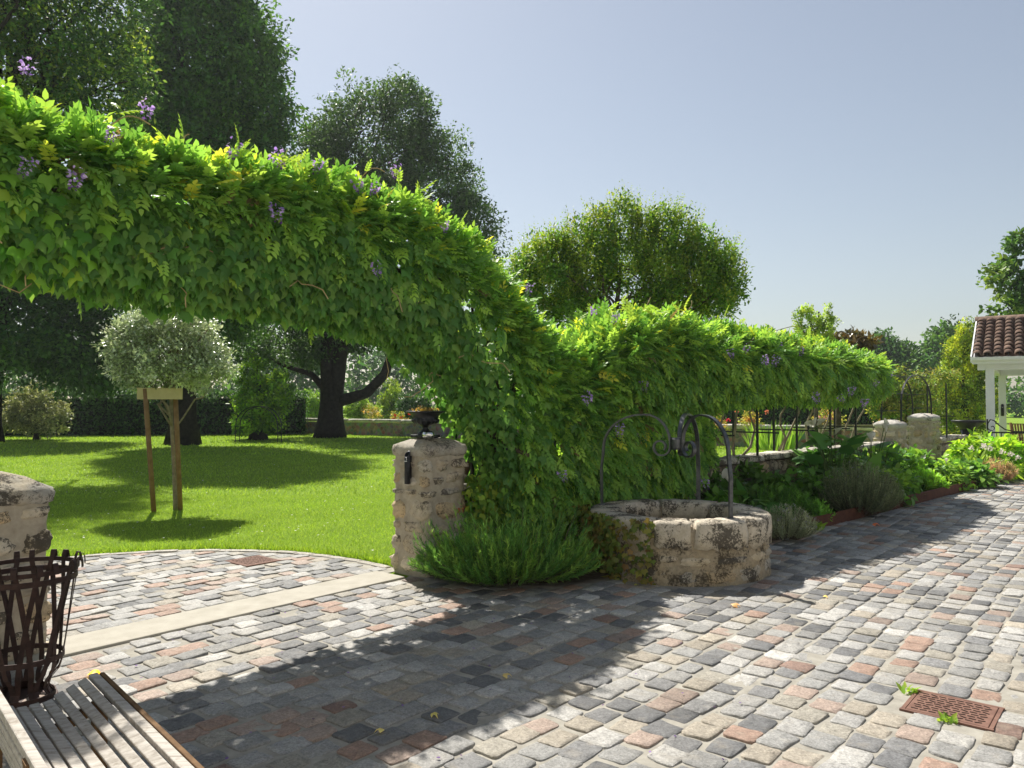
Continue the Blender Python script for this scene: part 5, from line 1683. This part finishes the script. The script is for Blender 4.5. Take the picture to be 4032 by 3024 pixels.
# ------------------------------------------------------------------ pavilion
def pavilion():
    a, b = nrm([.83, -.55, 0]), nrm([.55, .83, 0])
    C1 = np.array([11.5, 18.5, 0])
    t = thing('pavilion', 'white timber pavilion with red-brown barrel tile roof', 'pavilion', tuple(C1))
    for p, lab in ((C1, None), (C1 + b * 4.7 + a * .16, None), (C1 + a * 4.2, None), (C1 + b * 4.7 + a * 4.36, None)):
        cpt = obj('column', MB().box(p + UP * 1.22, (.18, .18, 2.44), a), M['white'], t, bevel=.008)
    obj('beam', MB().box(C1 + a * 2.2 + UP * 2.5, (4.9, .16, .18), a), M['white'], t, bevel=.006)
    obj('beam', MB().box(C1 + b * 4.7 + a * 2.3 + UP * 2.5, (4.9, .16, .18), a), M['white'], t, bevel=.006)
    obj('beam', MB().box(C1 + b * 2.35 + a * .05 + UP * 2.502, (.15, 4.5, .17), a), M['white'], t, bevel=.006)
    E0 = C1 - a * .35 - b * .35
    obj('fascia', MB().box(E0 + a * 2.8 + UP * 2.61, (5.6, .05, .13), a), M['white'], t, bevel=.006)
    g_ = MB()
    pr = [(.0, .0), (-.02, -.06), (-.07, -.085), (-.12, -.06), (-.135, .0)]
    vs = []
    for e in (0, 5.6):
        vs += [E0 + a * e + b * (x - .027) + UP * (2.70 + z) for x, z in pr]
    g_.add(vs, [(i, i + 1, 6 + i, 5 + i) for i in range(4)])
    gu = obj('gutter', g_, M['white'], t)
    gs = gu.modifiers.new('thick', 'SOLIDIFY'); gs.thickness = .008
    run, rise = 2.9, 1.12
    sl = nrm(b * run + UP * rise); nn = nrm(np.cross(a, sl))
    nn = nn if nn[2] > 0 else -nn
    Ls = math.hypot(run, rise)
    roof = obj('roof', MB().box(E0 + a * 2.8 + sl * Ls / 2 + UP * 2.70 + nn * -.01, (5.6, Ls, .05), a, sl, nn), M['white'], t)
    sl2 = nrm(b * run - UP * rise); nn2 = nrm(np.cross(sl2, a)); nn2 = nn2 if nn2[2] > 0 else -nn2
    RG = E0 + b * run + UP * (2.70 + rise)
    obj('roof', MB().box(RG + a * 2.8 + sl2 * Ls / 2 + nn2 * .0, (5.6, Ls, .05), a, sl2, nn2), M['tile'], t)
    obj('verge_board', MB().box(E0 - a * .016 + sl * Ls / 2 + UP * 2.67, (.03, Ls + .1, .16), a, sl, nn), M['white'], t)
    # barrel tiles
    V = []
    n = 9
    for y, r in ((0, .10), (.4, .082)):
        for k in range(n):
            th = math.pi * k / (n - 1)
            V.append((r * math.cos(th), y, r * math.sin(th) * .85))
    for y, r in ((0, .085), (.4, .068)):
        for k in range(n):
            th = math.pi * k / (n - 1)
            V.append((r * math.cos(th), y, r * math.sin(th) * .85))
    F = [(k, k + 1, n + k + 1, n + k) for k in range(n - 1)] + [(2 * n + k + 1, 2 * n + k, 3 * n + k, 3 * n + k + 1) for k in range(n - 1)] + [(k + 1, k, 2 * n + k, 2 * n + k + 1) for k in range(n - 1)]
    tm = np_mesh('tile', V, np.array(F), None, True)
    tm.materials.append(M['tile'])
    um = np_mesh('pan_tile', np.array(V) * [1, 1, -.55], np.array(F)[:, ::-1], None, True)
    um.materials.append(M['tile'])
    rs = np.random.RandomState(281)
    w = world_loc(t)
    for i in range(13):
        for j in range(10):
            for me, off, zz, nm in ((tm, 0, .075, 'tile'), (um, .105, .085, 'pan_tile')):
                if nm == 'pan_tile' and i == 12:
                    continue
                o = bpy.data.objects.new(nm, me)
                COL.objects.link(o); o.parent = roof
                tl = .07
                y = nrm(sl - nn * tl); z = nrm(nn + sl * tl)
                o.matrix_local = Matrix(((a[0], y[0], z[0], 0), (a[1], y[1], z[1], 0), (a[2], y[2], z[2], 0), (0, 0, 0, 1)))
                p = E0 + a * (.1 + i * .212 + off) + sl * (-.08 + j * .312 + rs.randn() * .008) + UP * 2.70 + nn * zz
                o.location = Vector(p) - world_loc(roof)
                o.rotation_euler.rotate_axis('Z', rs.randn() * .02)
    obj('ridge_cap', MB().tube([RG - a * .05 + UP * .03, RG + a * 5.65 + UP * .03], .11, 12).mesh('ridge_cap', True), M['tile'], t)
    return C1, a, b


C1, PA, PB = pavilion()
ash_tube('small dark ash tube on the rear white column', C1 + PB * 4.7 + PA * .16 - PB * .135 + UP * 1.25, .34, .04, -PB)

# black gate leaf
gt = thing('garden_gate', 'open black iron gate leaf with solid lower panel and scroll', 'gate', (10.85, 17.55, 0))
g0, g1 = np.array([10.83, 17.55, 0]), np.array([11.42, 17.15, 0])
gd = nrm(g1 - g0); GL = np.linalg.norm(g1 - g0)
for k, zt in ((0, 1.25), (1, .98)):
    obj('stile', MB().box(g0 + gd * GL * k + UP * (zt / 2 + .03), (.035, .035, zt - .06 if k == 0 else zt), gd), M['iron'], gt)
obj('rail', MB().box(g0 + gd * GL / 2 + UP * .95, (GL, .03, .035), gd), M['iron'], gt)
for k in range(1, 8):
    obj('bar', MB().tube([g0 + gd * GL * k / 8 + UP * .3, g0 + gd * GL * k / 8 + UP * .95], .009, 6), M['iron'], gt)
pv = [g0 + gd * x + UP * z for x, z in [(0, .05), (GL, .05)] + [(GL * (1 - u), .5 - .17 * math.sin(u * math.pi)) for u in np.linspace(0, 1, 11)]]
pb = MB(); nb = np.cross(gd, UP) * .006
pb.add([p + nb for p in pv] + [p - nb for p in pv], [tuple(range(13)), tuple(range(25, 12, -1))] + [(i, (i + 1) % 13, 13 + (i + 1) % 13, 13 + i) for i in range(13)])
obj('lower_panel', pb, M['iron_grey'], gt)
sp = [g0 + gd * (.05 + .1 * math.sin(th * .5)) + UP * (1.0 + .0) for th in (0,)]
sp = [g0 + gd * (.09 + (.09 - .012 * th) * math.cos(th + 2.6)) + UP * (1.06 + (.09 - .012 * th) * math.sin(th + 2.6)) for th in np.linspace(0, 6.3, 22)]
obj('scroll', MB().tube(sp, .01, 6), M['iron'], gt)
obj('scroll', MB().tube([g0 + gd * x + UP * z for x, z in ((0, 1.0), (.01, 1.15), (.06, 1.24), (.13, 1.22), (.22, 1.12), (.34, 1.02), (.5, .98), (GL, .975))], .013, 6), M['iron'], gt)

# rose arch of iron hoops on the two pale pillars
ra = thing('rose_arch', 'black iron hoop arch standing on two pale stone pillars', 'arch', tuple(wl(13.75)))
for off in (-.19, .21):
    pts = [wl(12.72, off, 1.22), wl(12.74, off, 1.55)] + [wl(13.75 - 1.02 * math.cos(th), off, 1.62 + .62 * math.sin(th)) for th in np.linspace(.1, math.pi - .1, 15)] + [wl(14.78, off, 1.6), wl(14.8, off, 1.33)]
    obj('hoop', MB().tube(pts, .01, flat=(N_W, .035, .016)), M['iron'], ra)
for tt_, z in ((12.85, 1.82), (13.4, 2.2), (14.1, 2.2), (14.65, 1.82), (14.77, 1.5), (12.73, 1.45)):
    obj('cross_rod', MB().tube([wl(tt_, -.28, z), wl(tt_, .3, z)], .008, 6), M['iron'], ra)
cp = thing('trellis_posts', 'two slim black posts with a cross bar right of the rose arch', 'trellis', tuple(wl(15.9)))
for off in (-.22, .2):
    obj('post', MB().tube([wl(16.0, off, .0 if off < 0 else .78), wl(16.0, off, 2.1)], .017, flat=(N_W, .03, .03)), M['iron'], cp)
obj('cross_bar', MB().tube([wl(16.02, -.45, 1.3), wl(16.02, .4, 1.3)], .008, flat=(UP, .022, .012)), M['iron'], cp)

# light iron arch on the lawn
la = thing('lawn_arch', 'thin dark metal arch standing alone on the far lawn', 'arch', (-10.15, 31.0, 0))
for dy in (-.25, .25):
    pts = [(-11.05, 31 + dy, 0), (-11.03, 31 + dy, .7)] + [(-10.2 - .83 * math.cos(th), 31 + dy, .75 + .75 * math.sin(th)) for th in np.linspace(.1, math.pi - .1, 14)] + [(-9.36, 31 + dy, .7), (-9.34, 31 + dy, 0)]
    obj('hoop', MB().tube(pts, .018, 6), M['iron'], la)
for x in (-11.05, -9.35):
    for z in (.3, .7):
        obj('cross_rod', MB().tube([(x, 30.75, z), (x, 31.25, z)], .012, 5), M['iron'], la)

# wooden rail, dark trough table, chair
rf = thing('rail_fence', 'pale wooden rail fence left of the stone arch pillars', 'fence', (11.6, 24.0, 0))
for x in (9.6, 11.2, 12.8):
    obj('post', MB().box((x, 24.0 - (x - 9.6) * .12, .5), (.08, .08, 1.0)), M['bark_pale'], rf)
for z in (.92, .5):
    obj('rail', MB().box((11.2, 23.81, z), (3.6, .05, .07), (1, -.12, 0)), M['bark_pale'], rf)
tb = thing('trough_table', 'black round edged trough on a pedestal before the golden conifer', 'trough', (12.2, 20.6, 0))
obj('basin', MB().lathe([(0, .92), (.2, .92), (.26, 1.0), (.36, 1.08), (.40, 1.12), (.40, 1.16), (.36, 1.16), (.3, 1.1), (0, 1.08)], (12.2, 20.6, 0), 28).mesh('basin', True), M['iron'], tb)
obj('pedestal', MB().lathe([(.26, 0), (.26, .06), (.14, .12), (.12, .6), (.18, .9), (0, .93)], (12.2, 20.6, 0), 20).mesh('pedestal', True), M['iron'], tb)
ch = thing('wooden_chair', 'weathered wooden garden chair beyond the black gate', 'chair', (14.7, 22.1, 0))
cc_ = np.array([14.75, 22.1, 0])
for dx in (-.24, .24):
    obj('leg', MB().tube([cc_ + [dx, -.22, 0], cc_ + [dx, -.18, .62]], .02, flat=((1, 0, 0), .05, .04)), M['stake'], ch)
    obj('leg', MB().tube([cc_ + [dx, .3, 0], cc_ + [dx, .2, .42], cc_ + [dx, .32, 1.05]], .02, flat=((1, 0, 0), .05, .04)), M['stake'], ch)
    obj('armrest', MB().box(cc_ + [dx, .03, .63], (.06, .52, .025)), M['stake'], ch)
for k in range(6):
    obj('slat', MB().box(cc_ + [0, -.2 + k * .08, .43], (.5, .07, .02)), M['stake'], ch)
for k in range(6):
    obj('slat', MB().tube([cc_ + [-.2 + k * .08, .2, .46], cc_ + [-.2 + k * .08, .31, 1.02]], .01, flat=((1, 0, 0), .05, .015)), M['stake'], ch)

# ------------------------------------------------------------------ unseen cream facade added behind the camera to bounce sunlight
def bounce_facade():
    y0, x0, x1, H = -2.6, -9.0, 16.0, 6.2
    t = thing('bounce_facade', 'cream rendered facade, unseen, added behind the camera to bounce sunlight', 'bounce_facade', ((x0 + x1) / 2, y0, 0))
    M['render'] = simple_mat('cream_render', (.68, .65, .58), (.76, .73, .66), 4, .9, .2)
    M['pane'] = simple_mat('window_glass', (.02, .025, .03), (.03, .035, .04), 3, .08, .6)
    M['shutter'] = simple_mat('grey_shutter', (.3, .34, .36), (.36, .4, .42), 6, .7, .3)
    obj('wall', MB().box(((x0 + x1) / 2, y0 - .25, H / 2), (x1 - x0, .5, H)), M['render'], t)
    obj('side_wall', MB().box((x0 + .25, y0 - 3.5, H / 2), (.5, 6, H)), M['render'], t)
    obj('side_wall', MB().box((x1 - .25, y0 - 3.5, H / 2), (.5, 6, H)), M['render'], t)
    for k in (-1, 1):
        obj('roof', MB().box(((x0 + x1) / 2, y0 - 3.2 + k * 1.95, H + .75), (x1 - x0 + .8, 4.1, .12), (1, 0, 0), nrm([0, 1, -k * .38])  , nrm([0, k * .38, 1])), M['tile'], t)
    for x in (-6.5, -3.0, 3.5, 7.0, 10.5, 14.0):
        for z, h in ((1.25, 2.3), (4.0, 1.5)):
            w = obj('window', MB().box((x, y0 + .02, z), (1.1, .06, h)), M['white'], t)
            for q in (-1, 1):
                obj('pane', MB().box((x + q * .26, y0 + .055, z), (.44, .02, h - .14)), M['pane'], w)
                obj('shutter', MB().box((x + q * .85, y0 + .03, z), (.5, .05, h)), M['shutter'], t)
    obj('door', MB().box((.3, y0 + .03, 1.15), (1.3, .07, 2.3)), M['shutter'], t)


bounce_facade()

# ------------------------------------------------------------------ small litter
def tuft(label, c, n, h, seed):
    rs = np.random.RandomState(seed)
    a = rs.rand(n) * 6.28
    P = np.stack([c[0] + rs.randn(n) * .02, c[1] + rs.randn(n) * .02, np.full(n, .008)], 1)
    f = nrm(np.stack([np.cos(a), np.sin(a), .5 + rs.rand(n)], 1))
    V, F, C = scatter(HEX_V, HEX_F, P, f, nrm(rs.randn(n, 3) * .4 + UP), h * (.6 + .6 * rs.rand(n)), palette(rs, n, [(.08, .15, .02), (.16, .22, .03)]))
    tag(obj('weed_tuft', np_mesh('weed_tuft', V, F, C), M['leaf']), label, 'weed', 'weeds in the paving joints')


tuft('weed tuft at the upper corner of the drain cover', (2.2, 4.29), 22, .055, 301)
tuft('weed tuft at the near edge of the drain cover', (2.19, 3.9), 20, .05, 302)
tuft('small weed tuft against the steel bed edging', (3.85, 9.72), 30, .14, 303)
rs = np.random.RandomState(310)
for i, (x, y, s, c, lab) in enumerate(((1.72, 6.05, .07, (.4, .25, .12), 'dry curled leaf on the cobbles before the well'), (4.72, 10.1, .08, (.35, .1, .04), 'reddish dry leaf beside the dark shrub'), (2.55, 6.3, .05, (.45, .35, .12), 'pale dry leaf right of the well shadow'), (-.4, 3.95, .05, (.35, .3, .1), 'yellow leaf in the wisteria shadow'), (-.05, 4.5, .05, (.3, .24, .1), 'brown leaf on the shaded cobbles'), (-.62, 3.75, .045, (.4, .33, .12), 'small pale leaf low in the shaded cobbles'), (-2.42, 4.5, .09, (.6, .38, .03), 'yellow leaf caught beside the iron basket'))):
    V = IVY_V * s * [.8, 1, 2.5]
    o = obj('fallen_leaf', np_mesh('fallen_leaf', V, IVY_F, np.array(c) * np.ones((13, 1)), True), M['leaf'])
    o.location = (x, y, .03); o.rotation_euler = (.1, .2, rs.rand() * 6)
    tag(o, lab, 'leaf', 'fallen leaves on the paving')
# daisies dotted over the lawn
n = 420
y = np.sqrt(rs.uniform(7.5 ** 2, 22 ** 2, n)); x = y * (-.68 + .5 * rs.rand(n))
P = np.stack([x, y, np.full(n, .045)], 1)
P = P[(np.hypot(P[:, 0] - APRON_C[0], P[:, 1] - APRON_C[1]) > APRON_R + .1) & ((P - wl(0)) @ N_W < -.3)]
n = len(P)
V, F, C = scatter(HEX_V * [2.4, 1, 1], HEX_F, P, nrm(rs.randn(n, 3) * [1, 1, .1]), np.tile(UP, (n, 1)), .02 + .012 * rs.rand(n), np.tile([.75, .75, .7], (n, 1)))
tag(obj('daisies', np_mesh('daisies', V, F, C), M['petal'], kind='stuff'), 'tiny white daisies dotted over the lawn', 'flowers')
# purple petals dropped on the bench and paving
n = 70
P = np.stack([rs.uniform(-2.4, 1.2, n), rs.uniform(3.3, 6.3, n), np.full(n, .026)], 1)
V, F, C = scatter(HEX_V * [1.8, 1, 1], HEX_F, P, nrm(rs.randn(n, 3) * [1, 1, .2]), np.tile(UP, (n, 1)), .014 + .01 * rs.rand(n), palette(rs, n, [(.12, .06, .2), (.25, .15, .4), (.1, .06, .03)]))
tag(obj('fallen_petals', np_mesh('fallen_petals', V, F, C), M['petal'], kind='stuff'), 'dark purple wisteria petals strewn on the cobbles', 'petals')

# ------------------------------------------------------------------ summer haze
hz = obj('haze', MB().box((0, 45, 12), (260, 190, 28)), None, kind='stuff')
hm = bpy.data.materials.new('haze'); hm.use_nodes = True
hm.node_tree.nodes.clear()
ho = hm.node_tree.nodes.new('ShaderNodeOutputMaterial'); hv = hm.node_tree.nodes.new('ShaderNodeVolumePrincipled')
hv.inputs['Color'].default_value = (.9, .94, 1, 1); hv.inputs['Density'].default_value = .0005; hv.inputs['Anisotropy'].default_value = .3
hm.node_tree.links.new(hv.outputs[0], ho.inputs['Volume'])
hz.data.materials.append(hm)
tag(hz, 'thin pale summer haze over the garden', 'haze')
